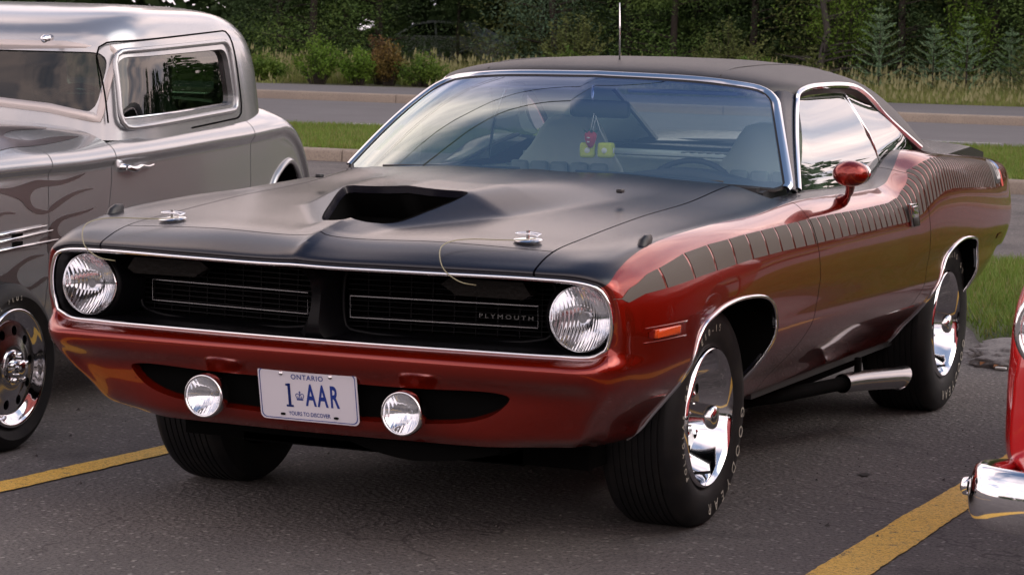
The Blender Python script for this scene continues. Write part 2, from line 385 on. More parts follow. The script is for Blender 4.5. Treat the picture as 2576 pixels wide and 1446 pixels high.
# ---- bonnet relief
def hump(x,y):
    ax=np.abs(x)
    e=np.interp(y,[-.66,-.31,.2,.8],[.089,.20,.25,.30]); he=np.interp(y,[-1.0,-.80,-.66,-.5,-.31,-.1,.25,.6,.75],[0,0,.012,.038,.067,.064,.043,.018,.008])
    fw=np.interp(y,[-.8,-.66,-.31,.2,.7],[.05,.07,.17,.27,.30])
    s=1-sstep((ax-e+.02)/fw)
    c=.010*np.exp(-(ax/.012))*np.interp(y,[-1,-.95,-.72,-.62],[0,1,1,0])   # centre crease
    v=-.010*np.exp(-((ax-.13)/.08)**2)*np.interp(y,[-.95,-.80,-.6,-.4],[0,.5,1,0])
    return he*s+c*.9+v*.0
def relief(V):
    V=np.array(V); k=(V[:,1]<.80)&(np.abs(V[:,0])<.66); V[k,2]+=hump(V[k,0],V[k,1]); return V
SVr=relief(SV)
mouth=curve([(0,-.668),(.07,-.666),(.106,-.637),(.162,-.48),(.200,-.335),(.198,-.310),(.17,-.304),(0,-.300)],5)
mouth=np.vstack([mouth,mouth[::-1]*np.array([-1,1])])
hfront=lambda x: -.853+.077*np.minimum(np.abs(x)/.66,1.1)**1.25
hrear=lambda x: .665+.045*(x/.66)**2
seamx=lambda y: np.interp(y,[-.95,-.776,-.5,.8],[.664,.661,.658,.655])
GAP=.0028
arch_f=curve([(-.41,.20),(-.410,.40),(-.402,.52),(-.372,.615),(-.25,.660),(-.114,.678),(.05,.678),(.19,.663),(.265,.636),(.313,.595),(.335,.52),(.335,.42),(.31,.33),(.28,.20)],6)
arch_r=curve([(2.315,.20),(2.318,.40),(2.335,.52),(2.385,.61),(2.468,.655),(2.604,.680),(2.765,.677),(2.86,.660),(2.905,.625),(2.945,.56),(2.975,.47),(2.99,.36),(3.0,.20)],6)
dfront=np.array([(.715,1.2),(.715,.925),(.69,.885),(.695,.82),(.722,.75),(.745,.68),(.735,.60),(.710,.50),(.685,.40),(.665,.20)])
drear=np.array([(1.96,1.2),(1.97,.99),(2.00,.95),(2.04,.88),(2.09,.76),(2.125,.64),(2.115,.54),(2.08,.45),(2.05,.36),(2.03,.20)])
yz=lambda V:V[:,1:3]
doorpoly=np.vstack([dfront,drear[::-1]])
bef=lambda V: V[:,1]-np.interp(V[:,2],dfront[::-1,1],dfront[::-1,0])      # <0 in front of the door
aft=lambda V: np.interp(V[:,2],drear[::-1,1],drear[::-1,0])-V[:,1]        # <0 behind the door
def paint_split(VF,fn,m_in,m_out):
    """split faces along fn=0 so two finishes meet in a clean line"""
    a=clip(*VF,fn); b=clip(*VF,lambda V:-fn(V)); return a,b
def both(name,VF,m,sharp=40,fl=.012,mask=None,mats=None,mi=None):
    o=[]
    for s,X in ((1,VF),(-1,mirror(VF))):
        V,F=X
        if fl: V,F=flange(V,F,fl,mask)
        o.append(mesh(name,V,F,m,car,sharp=sharp,mats=mats,mi=(mi+[mi[0]]*(len(F)-len(mi))) if mi else None))
    return o
def split2(VF,fn):
    """one mesh, two material slots: 0 where fn<0 (black), 1 elsewhere (red)"""
    a=clip(*VF,fn); b=clip(*VF,lambda V:-fn(V))
    ra=len(a[0]); V=np.vstack([a[0],b[0]]) if len(b[0]) and len(a[0]) else (a[0] if len(a[0]) else b[0])
    F=list(a[1])+[tuple(i+ra for i in f) for f in b[1]]; mi=[0]*len(a[1])+[1]*len(b[1])
    # weld duplicates on the split line
    key={}; mp=[]; 
    for i,v in enumerate(np.round(V[:,:3],6)):
        k=tuple(v); mp.append(key.setdefault(k,i))
    F=[tuple(mp[i] for i in f) for f in F]; return (V,F),mi
def weld(V,F):
    key={}; mp=[]
    for i,v in enumerate(np.round(np.asarray(V)[:,:3],5)): mp.append(key.setdefault(tuple(v),i))
    G=[]
    for f in F:
        g=[mp[i] for i in f]; g=[a for j,a in enumerate(g) if a!=g[j-1]]
        if len(g)>2: G.append(tuple(g))
    return V,G
# bonnet (both halves, one sheet)
top=(SVr,SF)
h=clip(*top,lambda V:V[:,4]-3.2); h=clip(*h,lambda V:V[:,0]-seamx(V[:,1])+GAP)
full=weld(*cat(h,mirror(h)))
hood=clip(*full,lambda V:hfront(V[:,0])+GAP-V[:,1]); hood=clip(*hood,lambda V:V[:,1]-hrear(V[:,0]))
hood=clip(*hood,lambda V:-sdpoly(V[:,:2],mouth))
V,F=flange(*hood,.022); mesh('bonnet',V,F,'satin_black',car,sharp=50)
hp=clip(*full,lambda V:V[:,1]-hfront(V[:,0])+GAP); V,F=flange(*hp,.012); mesh('nose_panel',V,F,'satin_black',car,sharp=50)
cw=clip(*full,lambda V:hrear(V[:,0])+.008-V[:,1]); cw=clip(*cw,lambda V:V[:,1]-.80); cw=(cw[0]-np.array([0,0,.012]),cw[1]); mesh('cowl',cw[0],cw[1],'satin_black',car)
# scoop throat
fl=[]
for k,(zo,sc_,dy) in enumerate([(0,1,0),(-.03,1,.01),(-.075,.97,.05)]):
    P=np.zeros((len(mouth),3)); P[:,0]=mouth[:,0]*sc_; P[:,1]=mouth[:,1]+dy*1.5; 
    base=np.interp(mouth[:,1],[-.668,-.30],[.893,.978]); P[:,2]=base+zo-.018 if k else base-.012
    if k==2: P[:,2]=np.minimum(P[:,2],.87)
    fl.append(P)
V,F=grid(np.array(fl),closev=True); b_=fan(fl[-1]); V,F=cat((V,F),b_); mesh('scoop_throat',V,F,'under_black',car)
V,F=cat(bbox_((.02,-.22,.900),(.28,.03,.010),.004)); mesh('scoop_seal',V,F,'red_paint',car)
# wings (front fenders)
fe=clip(*(SV,SF),lambda V:seamx(V[:,1])+GAP-V[:,0]); 
fe=clip(*fe,lambda V:bef(V)+GAP); fe=clip(*fe,lambda V:-sdpoly(yz(V),arch_f))
edge=lambda V: V[:,4]-np.interp(V[:,3],[0,1,2,3,4,6,7.2],[4.86,4.86,4.9,4.95,4.9,4.95,4.8])
(fe2,mi)=split2(fe,edge)
def wing(VF,mi,name='front_wing'):
    for s in (1,-1):
        V,F=VF if s>0 else mirror(VF)
        n0=len(F); V,F=flange(V,F,.012,lambda p:not (p[1]<-.80 and p[2]<.62) and p[2]>.33); mesh(name,V,F,None,car,sharp=60,mats=['satin_black','red_paint'],mi=list(mi)+[0]*(len(F)-n0))
wing(fe2,mi)
# doors
dr=clip(*(SV,SF),lambda V:4.0-V[:,4]); dr=clip(*dr,lambda V:-bef(V)+GAP); dr=clip(*dr,lambda V:-aft(V)+GAP)
edge2=lambda V: V[:,4]-np.interp(V[:,1],[.7,1.0,1.5,1.85,2.0,2.3,2.6],[4.8,4.95,5.0,4.95,4.7,4.2,4.02])
(d2,mi)=split2(dr,edge2); wing(d2,mi,'door')
# rear quarters
qr=clip(*(SV,SF),lambda V:4.0-V[:,4]); qr=clip(*qr,lambda V:aft(V)+GAP); qr=clip(*qr,lambda V:-sdpoly(yz(V),arch_r))
(q2,mi)=split2(qr,edge2); wing(q2,mi,'rear_quarter')
# boot deck
dk=clip(*(SV,SF),lambda V:V[:,4]-4.0); dk=clip(*dk,lambda V:2.9-V[:,1]); dk=weld(*cat(dk,mirror(dk))); mesh('boot_lid',dk[0],dk[1],'satin_black',car)
# tail panel
tail=np.vstack([SIDE[-1,:,:3],(SIDE[-1,:,:3]*np.array([-1,1,1]))[::-1]]); V,F=fan(tail,(0,3.76,.65)); mesh('tail_panel',V,F,'satin_black',car)
# front fascia with lower intake
intake=curve([(0,.470),(.30,.470),(.545,.474),(.585,.463),(.570,.438),(.53,.408),(.46,.386),(.35,.374),(.15,.366),(0,.365)],6)
intake=np.vstack([intake,intake[::-1]*np.array([-1,1])])
ff=weld(*cat((FV,FF),mirror((FV,FF)))); ff=clip(*ff,lambda V:-sdpoly(V[:,[0,2]],intake))
V,F=flange(*ff,.03,lambda p:p[2]<.49 and p[2]>.35 and abs(p[0])<.62); mesh('front_bumper',V,F,'red_paint',car,sharp=50)
V,F=grid(np.array([[(x,-.86+.03*(x/.6)**2,z) for x in np.linspace(-.585,.585,12)] for z in (.48,.365)])); mesh('intake_back',V,F,'under_black',car)
# ------------------------------------------------------------------ bright trim round the grille opening
loopR=np.vstack([SIDE[0,:,:3]]); ix=[i for i,t in enumerate(lin(kv)) if t<=9]; topL=loopR[ix]            # centre -> side -> joint
botL=FRONT[:,0,:3]                                                                                       # centre -> corner, lower edge
half=np.vstack([topL,botL[::-1][1:]])                                                                    # closed half: centre top ... centre bottom
loop=np.vstack([half,(half*np.array([-1,1,1]))[::-1][1:-1]])
_,_u2=np.unique(np.round(loop,4),axis=0,return_index=True); loop=loop[np.sort(_u2)]
def resample(P,n,closed=True):
    P=np.asarray(P,float); Q=np.vstack([P,P[:1]]) if closed else P
    d=np.r_[0,np.cumsum(np.linalg.norm(np.diff(Q,axis=0),axis=1))]; t=np.linspace(0,d[-1],n,endpoint=not closed)
    return np.stack([np.interp(t,d,Q[:,k]) for k in range(Q.shape[1])],1)
loop=resample(loop,220)
V,F=tube(loop+np.array([0,-.006,0]),.0058,8,closed=True); mesh('grille_opening_trim',V,F,'chrome',car)
# ------------------------------------------------------------------ black recess
cen=np.array([0,-.8,.685])
def inset(L,dy,sx,sz): 
    P=L.copy(); P[:,0]*=sx; P[:,2]=(P[:,2]-.685)*sz+.685; P[:,1]=P[:,1]+dy; return P
L1=inset(loop,.004,.992,.97); L2=inset(loop,.05,.975,.90); L3=L2.copy(); L3[:,1]=-.80+.09*(np.abs(L3[:,0])/.8)**1.5
L4=inset(loop,0,.92,.80); L4[:,1]=-.755+.05*(np.abs(L4[:,0])/.8)
V,F=grid(np.array([L1,L2,L3,L4]),closev=True); mesh('grille_surround',V,F,'grille_black',car,sharp=50)
V,F=grid(np.array([[(x,-.735+.07*abs(x)/.85,z) for x in np.linspace(-.84,.84,40)] for z in np.linspace(.56,.80,3)])); 
def yback(x): return -.735+.07*abs(x)/.85
mesh('radiator_panel',V,F,'under_black',car)
# centre divider
def loft(secs,closeends=True):
    V,F=grid(np.array(secs),closev=True); n=len(secs[0])
    if closeends: F=F+[tuple(range(n)),tuple((len(secs)-1)*n+i for i in range(n))[::-1]]
    return V,F
secs=[]
for z,w_,yf in [(.585,.085,-.875),(.60,.060,-.885),(.625,.047,-.885),(.66,.040,-.875),(.70,.040,-.868),(.74,.042,-.88),(.775,.055,-.93)]:
    secs.append([(-w_,-.72,z),(-w_*.95,yf+.05,z),(-w_*.35,yf,z),(w_*.35,yf,z),(w_*.95,yf+.05,z),(w_,-.72,z)])
V,F=loft(secs); mesh('grille_divider',V,F,'grille_black',car,sharp=50)
# grille halves
gy=lambda x: -.793+.115*abs(x)
for s in (1,-1):
    g=mesh('grille',*cat(*[tube(resample(curve([(s*.052,gy(.052),.612),(s*.052,gy(.052),.765),(s*.075,gy(.06),.775),(s*.62,gy(.62),.768),(s*.645,gy(.645),.755),(s*.645,gy(.645),.63),(s*.625,gy(.625),.607),(s*.075,gy(.06),.600)],6,True),90),.007,6,closed=True)]),'grille_black',car)
    for k in range(11):
        z=.612+k*.0145
        P=[(s*x,gy(x)+.012,z) for x in np.linspace(.056,.64,10)]
        V,F=strip(P,[(-.0012,-.010),(.0016,-.010),(.0005,.010),(-.0012,.010)],(0,0,1)); mesh('grille_bar',V,F,'grille_black',g,smooth=False)
    for k in range(9):
        x=.11+k*.062; V,F=box((s*x,gy(x)+.02,.684),(.0025,.016,.158)); mesh('grille_rib',V,F,'grille_black',g,smooth=False)
    z0,z1=.637,.696; xa,xb=.066,.602
    P=[(s*x,gy(x)-.006,z1) for x in np.linspace(xa,xb,8)]+[(s*x,gy(x)-.006,z0) for x in np.linspace(xb,xa,8)]
    V,F=tube(np.array(P),.0022,6,closed=True); mesh('bright_outline',V,F,'chrome_soft',g,sharp=40)
    # turn signal lens
    V,F=loft([[(s*x,y,z) for x,z in ((.385,.768),(.36,.750),(.405,.722),(.60,.722),(.622,.735),(.60,.768))] for y in (-.835,-.79)]); mesh('indicator_lens',V,F,'smoke_lens',car,sharp=30)
V,F=text_mesh('PLYMOUTH',.0165,.0006,1.5,.0)
V[:,0]*=1.35
c_=.512; d_=np.array([1,.115,0]); d_/=np.linalg.norm(d_); V,F=place((V,F),(c_,gy(c_)-.004,.661),d_,(0,0,1),(0.115,-1,0)); mesh('lettering',V,F,'badge_grey',car,smooth=False)
# ------------------------------------------------------------------ headlights
def headlight(s):
    hx,hy,hz=.76*s,-.81,.680
    V,F=lathe([(0,.094),(.004,.1005),(.012,.104),(.03,.110),(.10,.128)],48,'y',(hx,hy-.006,hz)); h=mesh('headlight',V,F,'grille_black',car,sharp=50)
    V,F=lathe([(-.003,.0925),(-.008,.0905),(-.010,.088),(-.006,.0855),(.004,.0855),(.006,.094),(-.003,.0925)],56,'y',(hx,hy,hz)); mesh('chrome_ring',V,F,'chrome',h,sharp=60)
    prof=[(-.006-.020*(1-(r/.087)**2),r) for r in np.linspace(.087,.0005,12)]; V,F=lathe(prof,48,'y',(0,0,0)); o=mesh('lens',V,F,'lens_glass',h); o.location=(hx,hy,hz)
    prof=[(.066-.070*(r/.086)**2,r) for r in np.linspace(.086,.0005,14)]; V,F=lathe(prof,48,'y'); o=mesh('reflector',V,F,'reflector',h); o.location=(hx,hy,hz)
    V,F=lathe([(-.004,.0005),(-.004,.013),(0,.016),(.030,.016)],20,'y',(hx,hy+.012,hz)); mesh('bulb_shield',V,F,'chrome_soft',h,sharp=40)
headlight(1); headlight(-1)
def fog(s):
    x,y,z=.304*s,-.945,.407
    V,F=lathe([(.0,.0605),(.008,.062),(.030,.060),(.050,.052),(.062,.035),(.068,.002)],40,'y',(x,y,z)); h=mesh('fog_lamp',V,F,'chrome' if s>0 else 'chrome_soft',car,sharp=60)
    V,F=lathe([(0,.0605),(-.006,.060),(-.009,.057),(-.006,.053),(.003,.052)],48,'y',(x,y,z)); mesh('chrome_ring',V,F,'chrome',h)
    V,F=lathe([(-.004-.010*(1-(r/.053)**2),r) for r in np.linspace(.053,.0005,9)],40,'y'); o=mesh('lens',V,F,'lens_glass',h); o.location=(x,y,z)
    V,F=lathe([(.036-.038*(r/.053)**2,r) for r in np.linspace(.053,.0005,10)],40,'y'); o=mesh('reflector',V,F,'reflector',h); o.location=(x,y,z)
    V,F=tube([(x,y+.06,z+.02),(x,y+.085,z+.05)],.009,8); mesh('bracket',V,F,'under_black',h)
fog(1); fog(-1)
# ------------------------------------------------------------------ number plate
def plate():
    W_,H_=.152,.076; r=.016
    o=[]
    for cx,cz,a0 in ((W_-r,H_-r,0),(-W_+r,H_-r,90),(-W_+r,-H_+r,180),(W_-r,-H_+r,270)):
        for k in range(7): a=R(a0+k*15); o.append((cx+r*math.cos(a),cz+r*math.sin(a)))
    O=np.array([0,-.905,.427]); ex=np.array([1,0,0.]); ey=np.array([0,-.20,.98]); ey/=np.linalg.norm(ey); ez=np.cross(ex,ey)   # ez towards the viewer
    def T(p,d): p=np.array(p); return O+p[:,0:1]*ex+p[:,1:2]*ey+d*ez
    F1=T(o,.0012); F0=T(o,-.0012); V,F=grid(np.array([F0,F1]),closev=True); n=len(o); F=F+[tuple(n+i for i in range(n)),tuple(range(n))[::-1]]
    pl=mesh('number_plate',V,F,'plate_white',car,sharp=30)
    oo=np.array(o); a=T(oo*np.array([.972,.948]),.0019); b=T(oo*np.array([.956,.918]),.0019); V,F=grid(np.array([a,b]),closev=True); mesh('border_line',V,F,'plate_blue',pl,smooth=False)
    def put(VF,x,z,sx=1,sz=1,m='plate_blue',nm='lettering'):
        V=np.array(VF[0]); V[:,0]*=sx; V[:,1]*=sz; V[:,:2]+= (x,z); V=T(V[:,:2],.0019)+V[:,2:3]*ez; mesh(nm,V,VF[1],m,pl,smooth=False)
    put(text_mesh('ONTARIO',.020,0,1.15,.0003),0.0,.0505,1.0,1.0)
    put(text_mesh('YOURS TO DISCOVER',.0155,0,1.0,.0002),.0,-.0555,.84,1.05)
    put(cat(box((0,0,0),(.0085,.066,.0)),box((0,-.0315,.0002),(.022,.006,.0)),box((-.006,.029,.0004),(.008,.006,0))),-.058,-.002)
    for i,ch in enumerate('AAR'): put(text_mesh(ch,.092,0,1,.0020),.008+i*.036,-.002,.50,.95)
    # crown emblem
    cr=[]
    cx,cz=-.026,-.004
    def seg(pts,r=.0011): cr.append(tube([(cx+a,cz+b,0) for a,b in pts],r,5))
    seg([(-.010,-.010),(.010,-.010)],.0016); seg([(-.0095,-.007),(.0095,-.007)])
    seg(curve([(-.009,-.006),(-.0125,.002),(-.009,.007),(-.003,.005),(0,.000),(0,-.006)],4)); seg(curve([(.009,-.006),(.0125,.002),(.009,.007),(.003,.005),(0,.000),(0,-.006)],4))
    seg([(-.005,-.006),(-.006,.000)]); seg([(.005,-.006),(.006,.000)]); seg([(0,.004),(0,.015)],.0012); seg([(-.003,.0115),(.003,.0115)],.0012)
    V,F=cat(*cr); V[:,2]*=.2; put((V,F),0,0,nm='crown_emblem')
    for x in (-.08,.072): 
        V,F=lathe([(.0,.0065),(.003,.005),(.004,.0005)],16,'z'); V[:,1],V[:,2]=V[:,1],V[:,2]; Vp=T(V[:,:2]+np.array([x,.058]),.0015)+V[:,2:3]*ez; mesh('bolt',Vp,F,'chrome_soft',pl)
    for x in (-.082,.082): V,F=bbox_((x,-.0585,0),(.014,.006,.0006),.0025); put((V,F),0,0,m='under_black',nm='slot')
plate()
# ------------------------------------------------------------------ flank details
from_side=(SV,SF)
def offs(V,F,d): 
    n=vnormals(V,F); V=np.array(V)[:,:3]+n*d; return V,F
cvt=np.array([-.775,-.74,-.692,-.602,-.439]); 
ys=[-.835,-.80,-.757,-.692,-.602,-.439,-.25,.033,.439,.65,.95,1.278,1.62,1.78,1.90,2.02,2.14,2.24,2.44,2.93,3.45]
zt=[.745,.766,.777,.798,.811,.836,.849,.858,.863,.866,.867,.865,.868,.880,.915,.962,.990,1.002,.998,.972,.930]
yb=[-.835,-.813,-.728,-.577,-.396,-.22,.077,.352,.658,.989,1.31,1.60,1.80,1.90,2.0,2.10,2.28,2.418,3.019,3.45]
zb_=[.742,.731,.749,.757,.769,.777,.787,.790,.790,.792,.791,.793,.792,.797,.815,.845,.879,.884,.860,.835]
yz_top=lambda y: np.interp(y,ys,zt); yz_bot=lambda y: np.interp(y,yb,zb_)
base=clip(*from_side,lambda V:4.95-V[:,4]); base=clip(*base,lambda V:V[:,4]-8.2); base=clip(*base,lambda V:V[:,1]-3.20)
base=clip(*base,lambda V:np.maximum(V[:,2]-yz_top(V[:,1]),yz_bot(V[:,1])-V[:,2]))
lns=[-.626,-.434,-.258,-.09,.06,.204,.336,.465,.579,.678,.784,.883,.975,1.06,1.146]
pt=.083
while lns[-1]<3.15: pt=max(pt*.965,.034); lns.append(lns[-1]+pt)
lean=lambda V: V[:,1]-.30*(.82-V[:,2])*1.0
bars=[]
prev=-2
for i,y in enumerate(lns+[9]):
    g=.0068 if y<2.2 else .0080
    p=base
    if prev>-2: p=clip(*p,lambda V:prev+g-lean(V))
    p=clip(*p,lambda V:lean(V)-y+g)
    # cut where the door gaps are
    if len(p[1]):
        for fn in (bef,aft):
            a=clip(*p,lambda V:fn(V)+.004); b=clip(*p,lambda V:-fn(V)+.004)
            p=(np.vstack([a[0],b[0]]),list(a[1])+[tuple(k+len(a[0]) for k in f) for f in b[1]]) if len(a[1]) and len(b[1]) else (a if len(a[1]) else b)
        bars.append(offs(*p,.0012))
    prev=y
for VF in bars:
    mesh('stripe_bar',*VF,'stripe_grey',car); mesh('stripe_bar',*mirror(VF),'stripe_grey',car)
def side_pt(y,z,off=0.):
    """point of the flank at (y,z)"""
    k=(SV[:,4]>=4.9); d=(SV[k,1]-y)**2+(SV[k,2]-z)**2; i=np.argsort(d)[:6]; w_=1/(d[i]+1e-7); x=(SV[k,0][i]*w_).sum()/w_.sum(); return np.array([x+off,y,z])
# emblem at the tail: 'CUDA in outline letters and the shield
def wrap(VF,y0,z0,sy,sz,lean_=.30,off=.003):
    V=np.array(VF[0]); out=[]
    for p in V: 
        z=z0+p[1]*sz; y=y0+p[0]*sy-lean_*p[1]*sz; out.append(side_pt(y,z,off))
    return np.array(out),VF[1]
for s in (1,-1):
    p=clip(*from_side,lambda V:4.95-V[:,4]); p=clip(*p,lambda V:np.maximum.reduce([3.225-lean(V),lean(V)-3.365,V[:,2]-.955,.862-V[:,2]])); p=offs(*p,.0015); p=p if s>0 else mirror(p)
    mesh('emblem_panel',*p,'black_plastic',car)
    t=text_mesh("'CUDA",.07,0,1.0,.0015); wv_=wrap(t,3.295,.908,.58,1.35,off=.0045); wv_=wv_ if s>0 else mirror(wv_); mesh('emblem_lettering',*wv_,'white_paint',car,smooth=False)
    for a,b,zz0,zz1,mm in ((3.372,3.43,.915,.950,'decal_blue'),(3.372,3.43,.845,.913,'decal_red')):
        p=clip(*from_side,lambda V:4.9-V[:,4]); p=clip(*p,lambda V:np.maximum.reduce([a-lean(V),lean(V)-b,V[:,2]-zz1,zz0-V[:,2]])); p=offs(*p,.0015); p=p if s>0 else mirror(p)
        mesh('shield_emblem',*p,mm,car)
# arch lips
for s in (1,-1):
    for a in (arch_f,arch_r):
        P=[]
        k=(SV[:,4]>7.5)
        for y,z in a:
            if z<.30 and y<1: continue
            P.append(side_pt(y,max(z,.30),.0015))
        P=np.array(P)*np.array([s,1,1])
        V,F=tube(resample(P,70,False),.0062,8); mesh('wheel_arch_trim',V,F,'chrome',car)
        # inner lining of the arch
        Q=[P*np.array([1,1,1])+np.array([-s*d,0,dz]) for d,dz in ((.004,0),(.03,.003),(.035,.03),(.30,.05))]
        V,F=grid(np.array(Q)); mesh('wheel_housing',V,F,'under_black',car)
    # side marker
    mk=clip(*from_side,lambda V:7.5-V[:,4]); mk=clip(*mk,lambda V:np.maximum.reduce([-.715-V[:,1],V[:,1]+.505,V[:,2]-(.650+.0*V[:,1]),.627-V[:,2]])); f_=offs(*mk,.002); f_=f_ if s>0 else mirror(f_); ml=mesh('side_marker',*f_,'lamp_dark_red',car)
    mk2=clip(*mk,lambda V:np.maximum(-.685-V[:,1],V[:,1]+.535)); f_=offs(*mk2,.006); V,F=flange(*f_,.005); V,F=(V,F) if s>0 else mirror((V,F)); mesh('lens',V,F,'lamp_amber',ml)
    for (za,zb2,ya,yb3) in ((.657,.659,-.735,-.485),(.6175,.6195,-.735,-.485)):
        P=[side_pt(y,za,.001) for y in np.linspace(ya,yb3,12)]; V,F=tube(np.array(P)*np.array([s,1,1]),.0016,5); mesh('marker_rim',V,F,'red_paint',ml)
    mk=clip(*from_side,lambda V:7.5-V[:,4]); mk=clip(*mk,lambda V:np.maximum.reduce([3.31-V[:,1],V[:,1]-3.45,V[:,2]-.655,.632-V[:,2]])); f_=offs(*mk,.003); f_=f_ if s>0 else mirror(f_); mesh('rear_marker',*f_,'lamp_dark_red',car)
    # door handle
    hc=side_pt(1.85,.816,.010); 
    def fr(w_,h,d,c,b=.004): 
        V,F=bbox_((0,0,0),(d,w_,h),b); V[:,1]-=V[:,2]*.55; V=V+c; return (V,F) if s>0 else mirror((V,F))
    hn=mesh('door_handle',*fr(.104,.084,.012,hc),'chrome',car,sharp=40)
    mesh('handle_recess',*fr(.080,.034,.004,hc+np.array([.007,.010,-.024])),'black_plastic',hn,sharp=40); mesh('push_button',*fr(.078,.030,.006,hc+np.array([.008,-.012,.018])),'chrome_soft',hn,sharp=40)
    # fender turn indicator
    V,F=loft([[(.838*s+a*k_*.014,-.556+b*k_*.040+.010*j_,.874+h_) for a,b in ((1,-.3),(.7,-.85),(0,-1),(-.7,-.85),(-1,-.3),(-.8,.6),(0,1),(.8,.6))] for j_,(k_,h_) in enumerate(((1,-.012),(.95,.006),(.55,.016)))]); mesh('wing_indicator',V,F,'argent' if 0 else 'black_plastic',car,sharp=60)
# bonnet pins with lanyards
def pin(s):
    x,y,z=.555*s,-.703,.871
    V,F=lathe([(-.004,.0005),(-.004,.036),(.001,.040),(.004,.036),(.0045,.014),(.004,.0005)],36,'z',(x,y,z)); V[:,2]+= -(V[:,0]-x)*s*.02+(V[:,1]-y)*.10; p=mesh('bonnet_pin',V,F,'chrome_soft',car,sharp=50)
    V,F=tube([(x-.0,y,z),(x,y,z+.026)],.0065,10); mesh('pin_post',V,F,'chrome',p,sharp=50)
    P=curve([(x+.026,y-.004,z+.012),(x+.030,y+.018,z+.016),(x+.004,y+.012,z+.020),(x-.030,y+.004,z+.018),(x-.034,y-.004,z+.016),(x-.004,y-.006,z+.017),(x+.026,y-.010,z+.016),(x+.034,y-.012,z+.012)],6)
    V,F=tube(P,.0024,6); mesh('pin_clip',V,F,'chrome',p)
    # plastic coated cable looping down to the grille opening
    L=[(.030,-.018,.007),(.005,-.060,.004),(-.050,-.095,.004),(-.110,-.118,.004),(-.150,-.150,.000),(-.165,-.195,-.012),(-.155,-.232,-.035),(-.128,-.258,-.070),(-.085,-.255,-.098),(-.050,-.225,-.108)]
    if s>0: L=[(a,b,c) for a,b,c in L]
    Pc=[]
    for a,b,c in L: Pc.append((x+a,y+b,z+c))
    V,F=tube(curve(Pc,8),.0015,7); mesh('lanyard',V,F,'cable_vinyl',p)
pin(1); pin(-1)
V,F=bbox_((.507,.115,.962),(.018,.028,.012),.003); mesh('washer_nozzle',V,F,'black_plastic',car); V,F=bbox_((-.507,.115,.962),(.018,.028,.012),.003); mesh('washer_nozzle',V,F,'black_plastic',car)
# door mirror
for s in (1,):
    cx,cy,cz=.965*s,1.0,.998
    P=[]
    for k in range(15):
        t=k/14; a=math.pi*t; yy=-math.cos(a)*.052; r=math.sin(a)**.75
        P.append([(cx+.060*r*math.cos(b),cy+yy,cz+.043*r*math.sin(b)) for b in np.linspace(0,2*math.pi,28,endpoint=False)])
    V,F=grid(np.array(P),closev=True); V=(V-np.array([cx,cy,cz]))@np.array(Matrix.Rotation(R(6*s),3,'Z')).T+np.array([cx,cy,cz]); mo=mesh('door_mirror',V,F,'red_paint',car)
    V,F=lathe([(.052,.0005),(.054,.07),(.058,.072)],32,'y',(0,0,0)); V[:,0]*=.74; V[:,2]*=.52; V[:,1]-=.008; mesh('mirror_glass',V+np.array([cx,cy,cz]),F,'chrome',mo)
    st_=curve([(cx-.005*s,cy+.02,cz-.030),(cx-.022*s,cy+.07,cz-.062),(cx-.045*s,cy+.115,cz-.085),(cx-.068*s,cy+.145,cz-.098)],6); V,F=tube(st_,np.interp(np.arange(len(st_)),[0,10,18],[.017,.012,.024]),12); mesh('mirror_stalk',V,F,'red_paint',mo)
# exhaust trumpet ahead of the rear wheel
for s in (1,-1):
    P=np.array([(.775,1.66,.222),(.79,1.78,.217),(.82,1.95,.207),(.855,2.16,.192)]); P[:,0]*=s; P=curve(P,6); n=len(P)
    V,F=tube(P,np.interp(np.arange(n),[0,n-1],[.034,.040]),20,cap=False)
    V=np.array(V); V[-20:,1]+=(V[-20:,2]-.192)*1.3; ex=mesh('exhaust_pipe',V,F,'pipe_metal',car); V,F=tube(P[:-1],.026,16,cap=True); mesh('pipe_bore',V,F,'under_black',ex)
    V,F=tube([(.55*s,.6,.24),(.68*s,1.2,.225),(.775*s,1.68,.221)],.024,14); mesh('front_pipe',V,F,'under_black',ex); V,F=cat(box((.79*s,1.80,.255),(.02,.03,.09))); mesh('exhaust_hanger',V,F,'under_black',ex)
# undertray, axles
V,F=cat(box((0,1.5,.24),(1.30,3.9,.06)),box((0,-.45,.30),(1.0,.5,.05)),box((0,0,.30),(1.3,.08,.08)),box((0,2.743,.33),(1.3,.09,.09)),box((0,-.30,.24),(.9,.30,.07))); mesh('underbody',V,F,'under_black',car,smooth=False)
V,F=cat(box((0,.62,.60),(1.5,.04,.6)),box((0,.1,.45),(1.2,.9,.2))); mesh('bulkhead',V,F,'under_black',car,smooth=False)
# chin under the valance
V,F=loft([[(x,-.80+.05*abs(k),.285-.03*(1-abs(k)**2)) for x,k in zip(np.linspace(.05,.50,9),np.linspace(-1,1,9))]+[(x,-.72,.31) for x in np.linspace(.52,.03,9)],[(x,-.80+.05*abs(k),.33) for x,k in zip(np.linspace(.03,.52,9),np.linspace(-1,1,9))]+[(x,-.72,.33) for x in np.linspace(.52,.03,9)]]); mesh('chin_scoop',V,F,'under_black',car)
# rear spoiler lip on the boot
for s in (1,):
    secs=[]
    for x in np.linspace(-.76,.76,33):
        a=abs(x)/.76; h=.028*(1-a**8); y0=3.47+.0*a; 
        secs.append([(x,3.30-.25*a**3,.985-.01*a),(x,3.50,1.005+h*.6-.01*a),(x,3.70,1.0+h-.03*a),(x,3.735,.995+h-.03*a),(x,3.74,.945-.01*a),(x,3.3,.95)])
    V,F=loft(secs); mesh('boot_spoiler',V,F,'satin_black',car,sharp=50)
